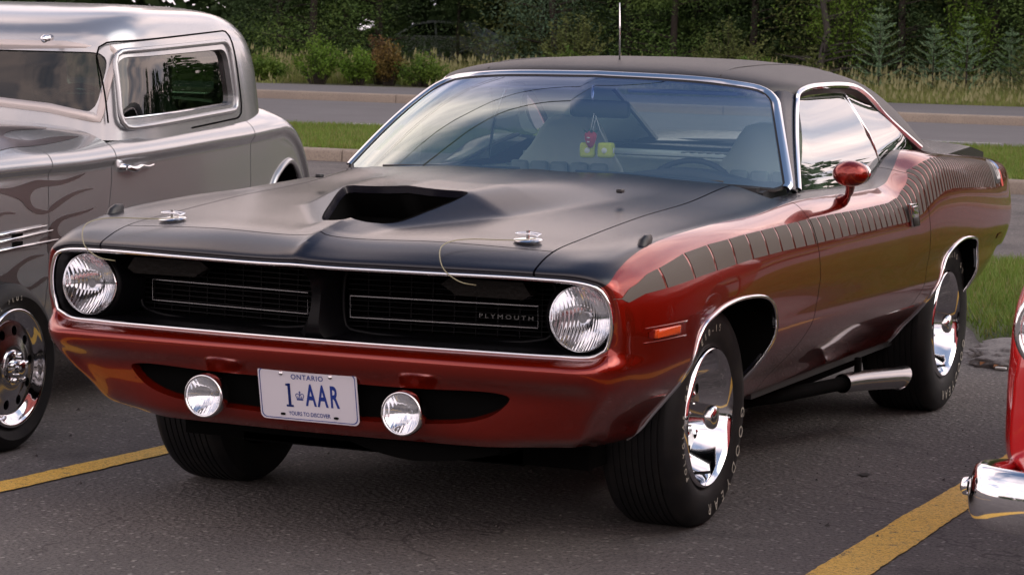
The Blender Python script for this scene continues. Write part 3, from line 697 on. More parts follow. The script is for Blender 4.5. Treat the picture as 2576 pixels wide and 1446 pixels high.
# ------------------------------------------------------------------ roof and glass
WB=curve([(0,.735,.960),(.40,.757,.955),(.68,.805,.946),(.795,.866,.935)],8); WT=curve([(0,1.18,1.283),(.35,1.195,1.275),(.50,1.215,1.262),(.605,1.262,1.246)],8)
nW=25
def resn(P,n): return resample(P,n,False)
WBr,WTr=resn(WB,nW),resn(WT,nW)
rows=[]
for t in np.linspace(0,1,21):
    P=WBr*(1-t)+WTr*t; b=.030*4*t*(1-t); P=P+np.array([0,-.6,.8])*b*(1-.55*(np.abs(P[:,0:1])/.8)**4); rows.append(np.hstack([P,np.linspace(0,1,nW)[:,None],np.full((nW,1),t)]))
WS=np.array(rows); Wm=WS[:,::-1].copy(); Wm[:,:,0]*=-1; Wm[:,:,3]*=-1; WS=np.concatenate([Wm[:,:-1],WS],1)
WV,WF=grid(WS)
def round_corner(V,r=.12):
    a=np.abs(V[:,3]); t=V[:,4]; ra=.10; rt=.16
    da=np.maximum(a-(1-ra),0)/ra; dt=np.maximum(t-(1-rt),0)/rt; d=np.sqrt(da**2+dt**2)-1
    db=np.maximum(.06-t,0)/.06; e_=np.sqrt((np.maximum(a-.94,0)/.06)**2+db**2)-1
    return np.maximum(d,e_)
WG=clip(WV,WF,lambda V:round_corner(V)-.0)
ws=mesh('windscreen',*WG,'windshield_glass',car)
# ordered outline
def outline(V,F):
    be=dict((a,b) for a,b in bedges(F)); s=next(iter(be)); o=[s]; 
    while be[o[-1]]!=s and len(o)<5000: o.append(be[o[-1]])
    return V[o][:,:3]
OW=outline(*WG)
OWr=resample(OW,200)
up_=[k for k in range(200)]
T_,A_,B_=frames(OWr,True)
def ribbon(P,n_out,w0,w1,lift,th=.004,closed=False):
    """flat bright moulding: P outline, n_out surface normal (array), from w0 inside to w1 outside"""
    P=np.asarray(P); 
    if closed: T=np.roll(P,-1,0)-np.roll(P,1,0)
    else: T=np.gradient(P,axis=0)
    T/=np.linalg.norm(T,axis=1,keepdims=True); S=np.cross(T,n_out); S/=np.linalg.norm(S,axis=1,keepdims=True)
    pr=[(w0,lift-th),(w0,lift),(w0*.6+w1*.4,lift+th),(w1*.7+w0*.3,lift+th*.9),(w1,lift-th)]
    G=np.array([[P[i]+a*S[i]+b*n_out[i] for a,b in pr] for i in range(len(P))]); return grid(G,closeu=closed,closev=True)
cW=OWr.mean(0); nW_=np.tile(np.array([0,-.60,.80]),(200,1)); nW_[:,0]=OWr[:,0]*.35; nW_/=np.linalg.norm(nW_,axis=1,keepdims=True)
T0=np.roll(OWr,-1,0)-np.roll(OWr,1,0); sg=1 if (np.cross(T0,nW_)*(OWr-cW)).sum()>0 else -1
k_=OWr[:,2]>.94
# open the moulding along the cowl: keep the part above it
iz=np.where(OWr[:,2]>np.interp(np.abs(OWr[:,0]),[0,.7,.8],[1.0,.98,.938]))[0]; br=np.where(np.diff(iz)>1)[0]; 
if len(br): iz=np.r_[iz[br[0]+1:],iz[:br[0]+1]]
mesh('windscreen_moulding',*ribbon(OWr[iz],nW_[iz],-.004*sg,.024*sg,.006),'chrome',car,sharp=40)
mesh('windscreen_seal',*ribbon(OWr,nW_,-.012*sg,.004*sg,.001,.003,True),'rubber_trim',car,sharp=40)
# roof
RT=np.array([
 [(0,1.187,1.290),(.30,1.197,1.284),(.50,1.222,1.268),(.60,1.266,1.247),(.645,1.32,1.236),(.660,1.365,1.235)],
 [(0,1.205,1.306),(.30,1.215,1.300),(.50,1.240,1.283),(.605,1.285,1.262),(.648,1.34,1.250),(.664,1.38,1.246)],
 [(0,1.29,1.328),(.30,1.295,1.322),(.50,1.315,1.303),(.61,1.35,1.280),(.655,1.39,1.266),(.668,1.42,1.256)],
 [(0,1.55,1.342),(.30,1.55,1.336),(.50,1.56,1.316),(.615,1.58,1.290),(.66,1.60,1.276),(.674,1.61,1.264)],
 [(0,1.90,1.347),(.30,1.90,1.341),(.50,1.90,1.320),(.615,1.90,1.292),(.66,1.90,1.276),(.675,1.90,1.262)],
 [(0,2.12,1.343),(.30,2.12,1.337),(.50,2.11,1.314),(.615,2.10,1.282),(.66,2.09,1.262),(.675,2.08,1.246)],
 [(0,2.38,1.330),(.30,2.38,1.322),(.51,2.38,1.292),(.63,2.37,1.236),(.685,2.36,1.178),(.703,2.34,1.142)],
 [(0,2.66,1.300),(.30,2.66,1.290),(.53,2.66,1.246),(.66,2.66,1.158),(.735,2.65,1.070),(.762,2.64,1.018)],
 [(0,2.95,1.19),(.30,2.95,1.18),(.54,2.95,1.128),(.67,2.95,1.052),(.725,2.93,1.008),(.745,2.90,.990)],
 [(0,3.20,1.05),(.30,3.20,1.045),(.55,3.20,1.020),(.66,3.18,.992),(.715,3.15,.975),(.73,3.12,.965)],
 [(0,3.36,.965),(.30,3.36,.96),(.55,3.36,.955),(.64,3.33,.950),(.68,3.3,.945),(.69,3.3,.94)]],float)
RA=np.concatenate([RT,np.zeros(RT.shape[:2]+(2,))],2); 
for i in range(len(RT)):
    for j in range(6): RA[i,j,3]=i; RA[i,j,4]=j
RB=cr_(RA,[5,8,12,14,10,12,12,12,10,10]); RB=np.swapaxes(cr_(np.swapaxes(RB,0,1),[8,8,8,6,5]),0,1)
RV,RF=grid(RB)
_f0=RF[400]; _p=RV[list(_f0),:3]
if np.cross(_p[1]-_p[0],_p[2]-_p[1])[2]<0: RF=[tuple(reversed(f)) for f in RF]
RV2,RF2=weld(*cat((RV,RF),mirror((RV,RF))))
rwin=lambda V: np.maximum(np.maximum(np.abs(V[:,0])-(.535),2.70-V[:,1]),V[:,1]-3.30)
roof=clip(RV2,RF2,lambda V:-rwin(V)); V,F=flange(*roof,.02); rf_=mesh('roof',V,F,'vinyl_roof',car,sharp=50)
for s in (1,-1):
    P=[]
    for y in np.linspace(1.235,2.68,40):
        k_=np.argmin((RV[:,0]-.43)**2+(RV[:,1]-y)**2); P.append((s*.43,y,RV[k_,2]+.0008))
    P=curve(P[::3],6); V,F=tube(P,.0028,6); mesh('roof_seam',V,F,'vinyl_roof',rf_)
rw=clip(RV2,RF2,lambda V:rwin(V)-.004); rw=offs(*rw,-.008); mesh('rear_window',*rw,'rear_glass',car)
# A pillars, gutter moulding
GUT=curve([(.800,.962,.938),(.735,1.13,1.075),(.668,1.335,1.208),(.660,1.372,1.238),(.668,1.45,1.257),(.677,1.62,1.264),(.679,1.88,1.262),(.678,2.05,1.250),(.690,2.18,1.212),(.706,2.35,1.142),(.765,2.645,1.020)],8)
for s in (1,-1):
    P=GUT*np.array([s,1,1]); nn=np.tile(np.array([.93*s,-.15,.33]),(len(P),1)); nn/=np.linalg.norm(nn,axis=1,keepdims=True)
    mesh('gutter_moulding',*ribbon(P,nn,-.010,.010,.008,.005),'chrome',car,sharp=40)
    mesh('window_seal',*ribbon(P+np.array([-.012*s,.02,-.012]),nn,-.022,.014,-.002,.008),'rubber_trim',car,sharp=40)
    side=np.array([WS[i,-1 if s>0 else 0,:3] for i in range(21)]); g=resn(GUT[:25],21)*np.array([s,1,1])
    mid=(side+g)/2+np.array([.006*s,-.012,.008]); mid2=side*.8+g*.2+np.array([.004*s,-.008,.006])
    V,F=grid(np.array([side+np.array([0,0,-.004]),mid2,mid,g])); mesh('a_pillar',V,F,'satin_black',car)
    # glass: door window and quarter window
    q=lambda *a: np.array(a,float)*np.array([s,1,1])
    gl=q((.785,1.0,.925),(.655,1.385,1.222),(.650,1.945,1.240),(.785,2.07,.935)); 
    def pane(c,n=8,bulge=.02):
        G=[]
        for u in np.linspace(0,1,n):
            a=c[0]*(1-u)+c[1]*u; b=c[3]*(1-u)+c[2]*u
            G.append([a*(1-v)+b*v+np.array([s*bulge*4*u*(1-u),0,0]) for v in np.linspace(0,1,n)])
        return grid(np.array(G))
    mesh('door_window',*pane(gl),'side_glass',car)
    g2=q((.785,2.075,.935),(.650,1.955,1.240),(.668,2.16,1.205),(.770,2.52,1.022)); mesh('quarter_window',*pane(g2),'side_glass',car)
    V,F=tube([tuple(gl[3]+np.array([.004*s,0,0])),tuple((gl[3]+gl[2])/2+np.array([.022*s,0,0])),tuple(gl[2]+np.array([.004*s,0,0]))],.006,8); mesh('window_divider',V,F,'chrome',car)
    V,F=tube(curve([(.79*s,1.0,.926),(.793*s,1.4,.918),(.793*s,1.75,.926),(.787*s,1.93,.952),(.775*s,2.1,.99),(.765*s,2.3,1.02)],6),.008,8); mesh('belt_seal',V,F,'rubber_trim',car)
V,F=tube([(0,1.40,1.33),(0.0,1.395,1.44),(0,1.385,1.535)],[.0035,.0028,.0018],8); an=mesh('aerial',V,F,'chrome_soft',car)
# ------------------------------------------------------------------ cabin
V,F=cat(box((0,1.7,.30),(1.5,2.0,.04)),box((0,.80,.70),(1.44,.05,.5))); mesh('cabin_floor',V,F,'dash_black',car,smooth=False)
V,F=loft([[(x,y,z) for y,z in ((.78,.935),(.95,.958),(1.07,.955),(1.12,.92),(1.12,.72),(.80,.72))] for x in np.linspace(-.74,.74,12)]); mesh('dashboard',V,F,'dash_black',car,sharp=50)
V,F=loft([[(x,y,z+h) for y,z in ((.98,.95),(1.10,.95),(1.13,.92),(1.0,.9))] for x,h in zip(np.linspace(.14,.62,9),.038*np.sin(np.linspace(0,math.pi,9)))]); mesh('instrument_hood',V,F,'dash_black',car)
th=np.linspace(0,2*math.pi,40,endpoint=False); ctr=np.array([.33,1.20,.83]); ax1=np.array([1,0,0]); ax2=np.array([0,.42,.907]); P=[ctr+.19*(math.cos(a)*ax1+math.sin(a)*ax2) for a in th]
V,F=tube(np.array(P),.010,10,closed=True); sw=mesh('steering_wheel',V,F,'dash_black',car)
V,F=cat(tube([ctr-.185*ax1,ctr+.185*ax1],.012,8),tube([ctr,ctr-.18*ax2],.012,8),tube([ctr,ctr+np.array([0,-.2,-.06])],.03,10)); mesh('spokes',V,F,'dash_black',sw)
def seat(x):
    sq=[]
    for z,w_,y0,th_ in [(.42,.24,1.76,.10),(.60,.26,1.80,.13),(.80,.255,1.84,.13),(.93,.21,1.865,.12),(1.01,.15,1.88,.11),(1.07,.12,1.89,.10),(1.105,.095,1.895,.08),(1.118,.05,1.90,.05)]:
        sq.append([(x+w_*np.sign(math.cos(a))*abs(math.cos(a))**.6,y0+th_/2*np.sign(math.sin(a))*abs(math.sin(a))**.6,z) for a in np.linspace(0,2*math.pi,28,endpoint=False)])
    V,F=loft(sq); se=mesh('front_seat',V,F,'vinyl_white',car)
    V,F=bbox_((x,1.58,.42),(.50,.50,.14),.05,3); mesh('cushion',V,F,'vinyl_white',se)
    for k in range(5): V,F=bbox_((x-.16+k*.08,1.772,.80),(.070,.03,.30),.012); mesh('pleat',V,F,'vinyl_grey',se)
seat(.41); seat(-.37)
V,F=bbox_((0,2.42,.70),(1.25,.16,.50),.05,3); rs=mesh('rear_seat',V,F,'vinyl_white',car); 
V,F=bbox_((0,2.25,.45),(1.25,.45,.16),.05,3); mesh('cushion',V,F,'vinyl_white',rs)
V,F=cat(box((0,2.80,.945),(1.3,.70,.02))); sh=mesh('parcel_shelf',V,F,'vinyl_grey',car,smooth=False)
for k in range(12): V,F=bbox_((-.22+k*.036,2.78,.957),(.016,.14,.004),.001,1); mesh('louvre_slot',V,F,'dash_black',sh)
hl=clip(RV2,RF2,lambda V:V[:,1]-2.72); hl=offs(*hl,-.028); mesh('headlining',*hl,'headliner',car)
sail=clip(RV2,RF2,lambda V:np.maximum(np.maximum(2.70-V[:,1],V[:,1]-3.2),.545-np.abs(V[:,0]))); sail=offs(*sail,-.028); mesh('sail_trim',*sail,'headliner',car)
for s in (1,-1):
    V,F=cat(box((.765*s,1.65,.69),(.03,1.75,.44)),box((.70*s,2.50,.75),(.04,.5,.42))); mesh('door_card',V,F,'vinyl_white',car,smooth=False)
V,F=bbox_((.055,1.085,1.173),(.215,.02,.060),.018,3); rm=mesh('rear_view_mirror',V,F,'dash_black',car,sharp=60)
V,F=tube([(.02,1.10,1.19),(.01,1.13,1.25)],.006,6); mesh('mirror_stem',V,F,'chrome_soft',rm)
for s in (1,-1): V,F=bbox_((.30*s,1.27,1.235),(.40,.10,.012),.005); V[:,2]-=0; mesh('sun_visor',V,F,'headliner',car)
# wiper arm ends peeping over the bonnet
V,F=tube(curve([(-.62,.80,.962),(-.35,.775,.975),(-.10,.765,.978)],4),.004,6); mesh('wiper_arm',V,F,'rubber_trim',car)
V,F=tube(curve([(.10,.765,.978),(.35,.775,.975),(.60,.80,.962)],4),.004,6); mesh('wiper_arm',V,F,'rubber_trim',car)
# things hanging from the mirror
def dice(x,z,rz,label):
    e_=empty('fuzzy_die',(x,1.075,z),rz); tag(e_,label,'fuzzy die','fuzzy dice hanging in the windscreen')
    V,F=bbox_((0,0,0),(.052,.052,.052),.010,3); mesh('cube',V,F,'plush_yellow',e_)
    for ax,sg_ in (('y',-1),('x',1),('x',-1)):
        V,F=lathe([(.0262,.0095),(.0272,.008),(.0275,.0005)],16,ax,(0,0,0),sg_); mesh('spot',V,F,'white_paint',e_)
    V,F=tube([(0,0,.026),((.045-x)*.6,0,(1.15-z)*.6),(.045-x,0,1.15-z)],.0012,5); mesh('string',V,F,'white_paint',e_)
dice(.018,1.032,.3,'left yellow fuzzy die hanging from the rear view mirror, half behind the strawberry')
dice(.085,1.034,.12,'right yellow fuzzy die with a white spot hanging from the rear view mirror')
e_=empty('hanging_strawberry',(.037,1.05,1.072)); tag(e_,'red strawberry charm with green leaves hanging above the yellow dice','car charm')
V,F=lathe([(-.032,.0005),(-.030,.007),(-.018,.014),(0,.020),(.014,.021),(.024,.015),(.027,.0005)],20,'z'); mesh('berry',V,F,'plush_red',e_)
V,F=cat(*[(lambda a:(np.array([(0,0,.030),(.022*math.cos(a-.3),.022*math.sin(a-.3),.022),(.030*math.cos(a),.030*math.sin(a),.034),(.022*math.cos(a+.3),.022*math.sin(a+.3),.022)]),[(0,1,2,3)]))(a) for a in np.linspace(0,2*math.pi,6,endpoint=False)]); mesh('leaf',V,F,'plush_green',e_)
V,F=tube([(0,0,.028),(.01,0,.085)],.0012,5); mesh('string',V,F,'white_paint',e_)
V,F=cat(*[(lambda z,w:box((.0,-.021,z),(w,.002,.004)))(z,w) for z,w in ((.004,.010),(-.010,.008))]); mesh('mark',V,F,'white_paint',e_)
# ------------------------------------------------------------------ wheels
def wheel(name,parent,c,side,R_t,W_t,R_r,letters=None,style='rallye'):
    """outer face at x=c[0] on side 'side' """
    g=empty(name,c); g.parent=parent
    s=side; a=R_t; b=R_r
    # tyre: axial inwards negative
    prof=[(-.012,b+.004),(-.004,b+.012),(.004,b+.03),(.010,(a+b)/2+.0),(.006,a-.030),(-.006,a-.012),(-.022,a-.002)]
    n=9; x0,x1=-.026,-W_t+.026
    for k in range(n):
        p0=x0+(x1-x0)*k/n; p1=x0+(x1-x0)*(k+1)/n; d=(p1-p0)
        cr=lambda p: a+.003-.006*((p-(x0+x1)/2)/(W_t/2))**2
        prof+= [(p0+d*.10,cr(p0)),(p0+d*.84,cr(p0))]
        if k<n-1: prof+=[(p0+d*.88,cr(p0)-.0045),(p0+d*1.06,cr(p0)-.0045)]
    prof+=[(-W_t+.022,a-.002),(-W_t+.004,a-.015),(-W_t-.006,(a+b)/2),(-W_t+.004,b+.02),(-W_t+.012,b)]
    V,F=lathe(prof,72,'x',(0,0,0),s); 
    # flat contact patch
    fz=V[:,2]<-a+.006; V[fz,2]=-a+.004+ (V[fz,2]+a-.006)*.1
    mesh('tyre',V,F,'rubber',g,sharp=35)
    if style=='rallye':
        V,F=lathe([(-.012,b+.006),(.002,b+.002),(.004,b-.004),(-.002,b-.010),(-.012,b-.016),(-.030,b-.020),(-.085,b-.045),(-.105,b-.055)],72,'x',(0,0,0),s); mesh('trim_ring',V,F,'chrome',g,sharp=60)
        V,F=lathe([(-.100,b-.050),(-.100,b-.060),(-.080,b-.075),(-.070,.075),(-.066,.055),(-.066,.0005)],60,'x',(0,0,0),s); mesh('wheel_disc',V,F,'argent',g,sharp=50)
        V,F=lathe([(-.066,.044),(-.010,.038),(.012,.036),(.018,.030),(.022,.016),(.023,.0005)],40,'x',(0,0,0),s); mesh('hub_cap',V,F,'chrome_soft',g,sharp=45)
        for k in range(5):
            an_=k*2*math.pi/5+.3; V,F=lathe([(-.07,.011),(-.052,.010),(-.048,.0005)],6,'x',(0,.062*math.cos(an_),.062*math.sin(an_)),1); V[:,0]*=s if s<0 else 1; mesh('wheel_nut',V,F,'chrome',g,smooth=False)
        for k in range(10):
            an_=k*2*math.pi/10; V,F=lathe([(-.0815,.017),(-.0805,.0005)],12,'x',(0,(b-.092)*math.cos(an_),(b-.092)*math.sin(an_)),1); V[:,0]=V[:,0]*(s if s<0 else 1)+s*.006; mesh('vent_slot',V,F,'under_black',g,smooth=False)
        V,F=tube([(s*-.045,0,-(b-.034)),(s*.002,.012,-(b-.040))],.0045,6); mesh('valve_stem',V,F,'rubber',g)
    else:
        V,F=lathe([(-.012,b+.006),(.003,b+.002),(.005,b-.004),(.001,b-.010),(-.006,b-.015),(-.008,b-.022),(-.013,b-.025),(-.016,b-.033),(-.022,b-.036),(-.024,b-.042)],72,'x',(0,0,0),s); mesh('rim',V,F,'chrome',g,sharp=60)
        # disc with round holes
        rs_=[b-.040,b-.052,b-.085,.075]; xs_=[-.022,-.020,-.017,-.008]
        th=np.linspace(0,2*math.pi,160,endpoint=False); G=np.array([[ (s*x,r*math.cos(t_),r*math.sin(t_)) for t_ in th] for r,x in zip(np.linspace(b-.040,.058,18),np.interp(np.linspace(b-.040,.058,18),rs_[::-1],xs_[::-1]))])
        V,F=grid(G,closev=True)
        def holes(V):
            d=np.full(len(V),9.)
            for k in range(10):
                a_=k*2*math.pi/10+.12; d=np.minimum(d,np.hypot(V[:,1]-(b-.072)*math.cos(a_),V[:,2]-(b-.072)*math.sin(a_))-.0165)
            return -d
        V,F=clip(V,F,holes); V,F=flange(V,F,.012); mesh('wheel_disc',V,F,'chrome_soft',g,sharp=40)
        V,F=lathe([(-.075,b-.03),(-.075,.0005)],40,'x',(0,0,0),s); mesh('drum',V,F,'under_black',g)
        V,F=lathe([(-.014,.062),(.004,.058),(.006,.045),(.006,.030),(.030,.028),(.036,.022),(.038,.0005)],40,'x',(0,0,0),s); mesh('hub_cap',V,F,'chrome',g,sharp=40)
        for k in range(5):
            an_=k*2*math.pi/5+.3; V,F=lathe([(0,.010),(.020,.0095),(.024,.006),(.024,.0005)],10,'x',(0,.046*math.cos(an_),.046*math.sin(an_)),1); V[:,0]*=s if s<0 else 1; mesh('wheel_nut',V,F,'chrome',g,sharp=40)
    if letters:
        for txt,rad,size,a0,da,flip_ in letters:
            for i,ch in enumerate(txt):
                if ch==' ': continue
                V,F=text_mesh(ch,size,.0004,1,.0)
                ang=a0+da*i          # angle measured from +y (rear), counter-clockwise seen from outside (+x)
                er=np.array([0,math.cos(ang),math.sin(ang)]); et=np.array([0,math.sin(ang),-math.cos(ang)])  # tangent for letters whose tops point outwards
                if flip_: er_,et_=-er,-et
                else: er_,et_=er,et
                if s<0: et_=-et_
                V,F=place((V,F),np.array([s*.0108,0,0])+er*rad,et_*1.0,er_,(s,0,0)); mesh('tyre_lettering',V,F,'tyre_letter',g,smooth=False)
    return g
# viewed from outside (+x) the rear of the car (+y) is on the right
LF=[('GOODYEAR',.270,.047,R(-4),R(-12.5),False),('E60-15',.262,.028,R(118),R(-7),False),('POLYGLAS GT',.262,.026,R(215),R(-6),False)]
LR=[('GOODYEAR',.276,.050,R(-22),R(-11),False),('POLYGLAS GT',.268,.030,R(130),R(-8.5),False)]
fr1=wheel('front_wheel',car,(.852,0,.322),1,.325,.225,.205,LF); wheel('front_wheel',car,(-.852,0,.322),-1,.325,.225,.205,LF)
wheel('rear_wheel',car,(.872,2.743,.339),1,.342,.250,.205,LR); wheel('rear_wheel',car,(-.872,2.743,.339),-1,.342,.250,.205,LR)
# ================================================================== silver hot rod coupe
mat('silver_paint',(.41,.42,.44),.22,.72,coat=.6,coatr=.08,bump=(2500,.02,2,.0005))
mat('flame_grey',(.19,.16,.165),.28,.72,coat=.5,coatr=.1)
mat('frame_alloy',(.55,.50,.48),.4,.6)
mat('rod_interior',(.02,.025,.03),.7)
glass('rod_glass',(.20,.30,.22),.10)
glass('rod_windscreen',(.22,.27,.28),.055)
rod=empty('hot_rod_coupe',(-2.472,0,0),math.atan(.055)); tag(rod,'silver chopped hot rod coupe with grey flames, parked beside the red car','car')
def rst(y,z0,wt,wb,zb,ws_,xb=None,bot=.30):
    """station: top centre height, shoulder, bead"""
    return [(0,y,z0),(.30*wt/.6,y,z0-.008),(wt-.10,y,z0-.03),(wt-.01,y,zb+.075),(wb-.006,y,zb+.045),(wb+.010,y,zb+.022),(wb+.012,y,zb+.0),(wb-.004,y,zb-.022),(ws_,y,zb-.05),(ws_+.004,y,.70),(ws_,y,.50),(ws_-.03,y,bot)]
RS=[rst(-.20,.99,.44,.53,.88,.53),rst(.10,1.02,.51,.60,.893,.60),rst(.45,1.045,.59,.65,.905,.645),rst(.59,1.053,.60,.662,.907,.658),rst(.80,1.058,.625,.680,.912,.674),rst(1.0,1.055,.65,.695,.922,.69),
    rst(1.3,1.06,.67,.712,.935,.706),rst(1.7,1.085,.68,.722,.955,.716),rst(2.08,1.11,.68,.724,.972,.718),rst(2.30,1.12,.67,.720,.985,.714),rst(2.46,1.11,.64,.706,.985,.702)]
RS[-1]=RS[-1]
# tail rolls down: bead follows the wheel line
def tail(y,zc,w_,zb,ws_,bot=.45): return [(0,y,zc),(.28,y,zc-.006),(w_-.12,y,zc-.035),(w_-.03,y-.0,zb+.06),(ws_-.0,y,zb+.04),(ws_+.012,y,zb+.022),(ws_+.012,y,zb),(ws_-.004,y,zb-.022),(ws_-.004,y,zb-.05),(ws_-.004,y,min(.66,zb-.1)),(ws_-.01,y,min(.55,zb-.15)),(ws_-.03,y,min(bot,zb-.22))]
RS+=[tail(2.60,1.055,.62,.93,.69),tail(2.70,.985,.60,.83,.68),tail(2.78,.88,.57,.70,.665,.40),tail(2.84,.72,.54,.58,.64,.33)]
RS=np.array(RS,float); n_,c_n=RS.shape[:2]
RA2=np.concatenate([RS,np.zeros((n_,c_n,2))],2)
for i in range(n_):
    for j in range(c_n): RA2[i,j,3]=i; RA2[i,j,4]=j
G=cr_(RA2,[8,8,6,6,6,8,8,10,6,6,8,8,6,6]); G=np.swapaxes(cr_(np.swapaxes(G,0,1),[4,5,6,4,3,3,3,4,6,6,6]),0,1)
QV,QF=grid(G); QF=[tuple(reversed(f)) for f in QF]
_f0=QF[len(QF)//2]; _p=QV[list(_f0),:3]
def orient(V,F,k,ref):
    p=V[list(F[k]),:3]; return F if np.cross(p[1]-p[0],p[2]-p[1])@np.array(ref)>0 else [tuple(reversed(f)) for f in F]
kk=int(np.argmin([abs(QV[f[0],1]-1.5)+abs(QV[f[0],2]-.7) for f in QF])); QF=orient(QV,QF,kk,(1,0,0))
rarch=curve([(2.20,.25),(2.24,.60),(2.312,.767),(2.41,.832),(2.515,.858),(2.60,.828),(2.665,.764),(2.73,.62),(2.78,.30)],6)
QB=clip(QV,QF,lambda V:-np.where(V[:,0]>.4,sdpoly(V[:,1:3],rarch),9))
def rboth(name,VF,m,sharp=50,fl=.012,one=False):
    for s in (1,-1):
        V,F=(VF if s>0 else mirror(VF))
        if fl: V,F=flange(V,F,fl)
        mesh(name,V,F,m,rod,sharp=sharp)
g_=.0025
rb=clip(QB[0],QB[1],lambda V:V[:,1]-.59+g_); rboth('bonnet',rb,'silver_paint')
rb=clip(QB[0],QB[1],lambda V:np.maximum(.59+g_-V[:,1],V[:,1]-(.992-.06*np.maximum(.85-V[:,2],0)/.3)+g_)); rb=clip(*rb,lambda V:np.where(V[:,4]<3.2,V[:,1]-1.02,-1)); rboth('scuttle',rb,'silver_paint')
dpo=lambda V:np.maximum.reduce([(.992-.06*np.maximum(.85-V[:,2],0)/.3)+g_-V[:,1],V[:,1]-2.095+g_,3.4-V[:,4]])
rboth('door',clip(QB[0],QB[1],dpo),'silver_paint')
rb=clip(QB[0],QB[1],lambda V:np.where(V[:,4]<3.4,2.2-V[:,1],2.095+g_-V[:,1])); rboth('rear_body',rb,'silver_paint')
P=[]
k=(QV[:,4]>4)
def rside(y,z,off=0.):
    d=(QV[k,1]-y)**2+(QV[k,2]-z)**2; i=np.argsort(d)[:5]; w_=1/(d[i]+1e-7); return np.array([(QV[k,0][i]*w_).sum()/w_.sum()+off,y,z])
for s in (1,-1):
    P=np.array([rside(y,z,.0) for y,z in rarch])*np.array([s,1,1]); V,F=tube(P,.014,8); mesh('wheel_arch_rim',V,F,'silver_paint',rod)
    V,F=grid(np.array([P,P+np.array([-s*.35,0,0])])); mesh('wheel_housing',V,F,'under_black',rod)
# cabin
zs=[.985,1.04,1.10,1.16,1.22,1.28,1.33,1.37,1.405,1.435,1.458,1.475,1.486,1.492]
yf=[1.005,1.010,1.016,1.024,1.034,1.046,1.058,1.075,1.11,1.165,1.24,1.34,1.46,1.60]
yr=[2.56,2.55,2.54,2.53,2.52,2.50,2.475,2.44,2.39,2.33,2.25,2.14,2.02,1.88]
hw=[.705,.700,.695,.690,.684,.677,.669,.660,.645,.622,.590,.535,.44,.26]
front_ch=.30
rings=[]
for z,a,b,w_ in zip(zs,yf,yr,hw):
    cy=(a+b)/2; hy=(b-a)/2; ring=[]
    for t in np.linspace(0,2*math.pi,144,endpoint=False):
        c,s_=math.cos(t),math.sin(t); e_=.30 if s_<0 else .52
        x=w_*np.sign(c)*abs(c)**e_; y=cy+hy*np.sign(s_)*abs(s_)**e_
        # the nose of the cabin is gently bowed
        ring.append((x,y+ (.06*(x/w_)**2 if s_<0 else 0)*min(1,(1.6-z)/.4)*(1-abs(c)**8*0),z))
    rings.append(ring)
GR=cr_(np.array(rings),[5]*13)
# even out spacing along the ring
GR=np.array([resample(r,260) for r in GR]); 
CV,CF=grid(GR,closev=True); cap_=fan(GR[-1],(0,1.74,1.4935)); CV,CF=cat((CV,CF),cap_)
kk=int(np.argmin([abs(CV[f[0],1]-1.5)+abs(CV[f[0],2]-1.1)+ (0 if CV[f[0],0]>0 else 9) for f in CF])); CF=orient(CV,CF,kk,(1,0,0))
def rrect(pts,r,n=5):
    o=[]; pts=np.array(pts,float)
    for i in range(len(pts)):
        p,a,b=pts[i],pts[i-1],pts[(i+1)%len(pts)]; u=(a-p)/np.linalg.norm(a-p); v=(b-p)/np.linalg.norm(b-p)
        for t in np.linspace(0,1,n): o.append((1-t)**2*(p+u*r)+2*t*(1-t)*p+t*t*(p+v*r))
    return np.array(o)
wp=rrect([(1.150,1.062),(1.160,1.292),(1.955,1.325),(1.990,1.105)],.045)
wsP=rrect([(-.595,1.085),(-.635,1.312),(.635,1.312),(.595,1.085),(.45,1.112),(.2,1.130),(0,1.135),(-.2,1.130),(-.45,1.112)],.055)
wsP=rrect([(-.565,1.080),(-.595,1.310),(.595,1.310),(.565,1.080)],.06)
sideopen=lambda V: np.where(np.abs(V[:,0])>.5,sdpoly(V[:,1:3],wp),9)
frontopen=lambda V: np.where(V[:,1]<1.4,np.maximum(sdpoly(V[:,[0,2]],wsP),(1.130-.10*(V[:,0]/.6)**2*.5)-V[:,2]),9)
rearopen=lambda V: np.where(V[:,1]>2.2,sdpoly(V[:,[0,2]],rrect([(-.36,1.13),(-.36,1.32),(.36,1.32),(.36,1.13)],.05)),9)
cab=clip(CV,CF,lambda V:-np.minimum.reduce([sideopen(V),frontopen(V),rearopen(V)])); 
V,F=flange(*cab,.028,lambda p:p[2]>1.0); mesh('cabin_shell',V,F,'silver_paint',rod,sharp=60)
for nm,fn,m_,of in (('side_window',sideopen,'rod_glass',-.022),('windscreen',frontopen,'rod_windscreen',-.016),('rear_window',rearopen,'rod_glass',-.016)):
    gg=clip(CV,CF,lambda V:fn(V)-.004); gg=offs(*gg,of)
    if nm=='side_window':
        for s in (1,-1): q=clip(*gg,lambda V:-s*V[:,0]); mesh(nm,*q,m_,rod)
    else: mesh(nm,*gg,m_,rod)
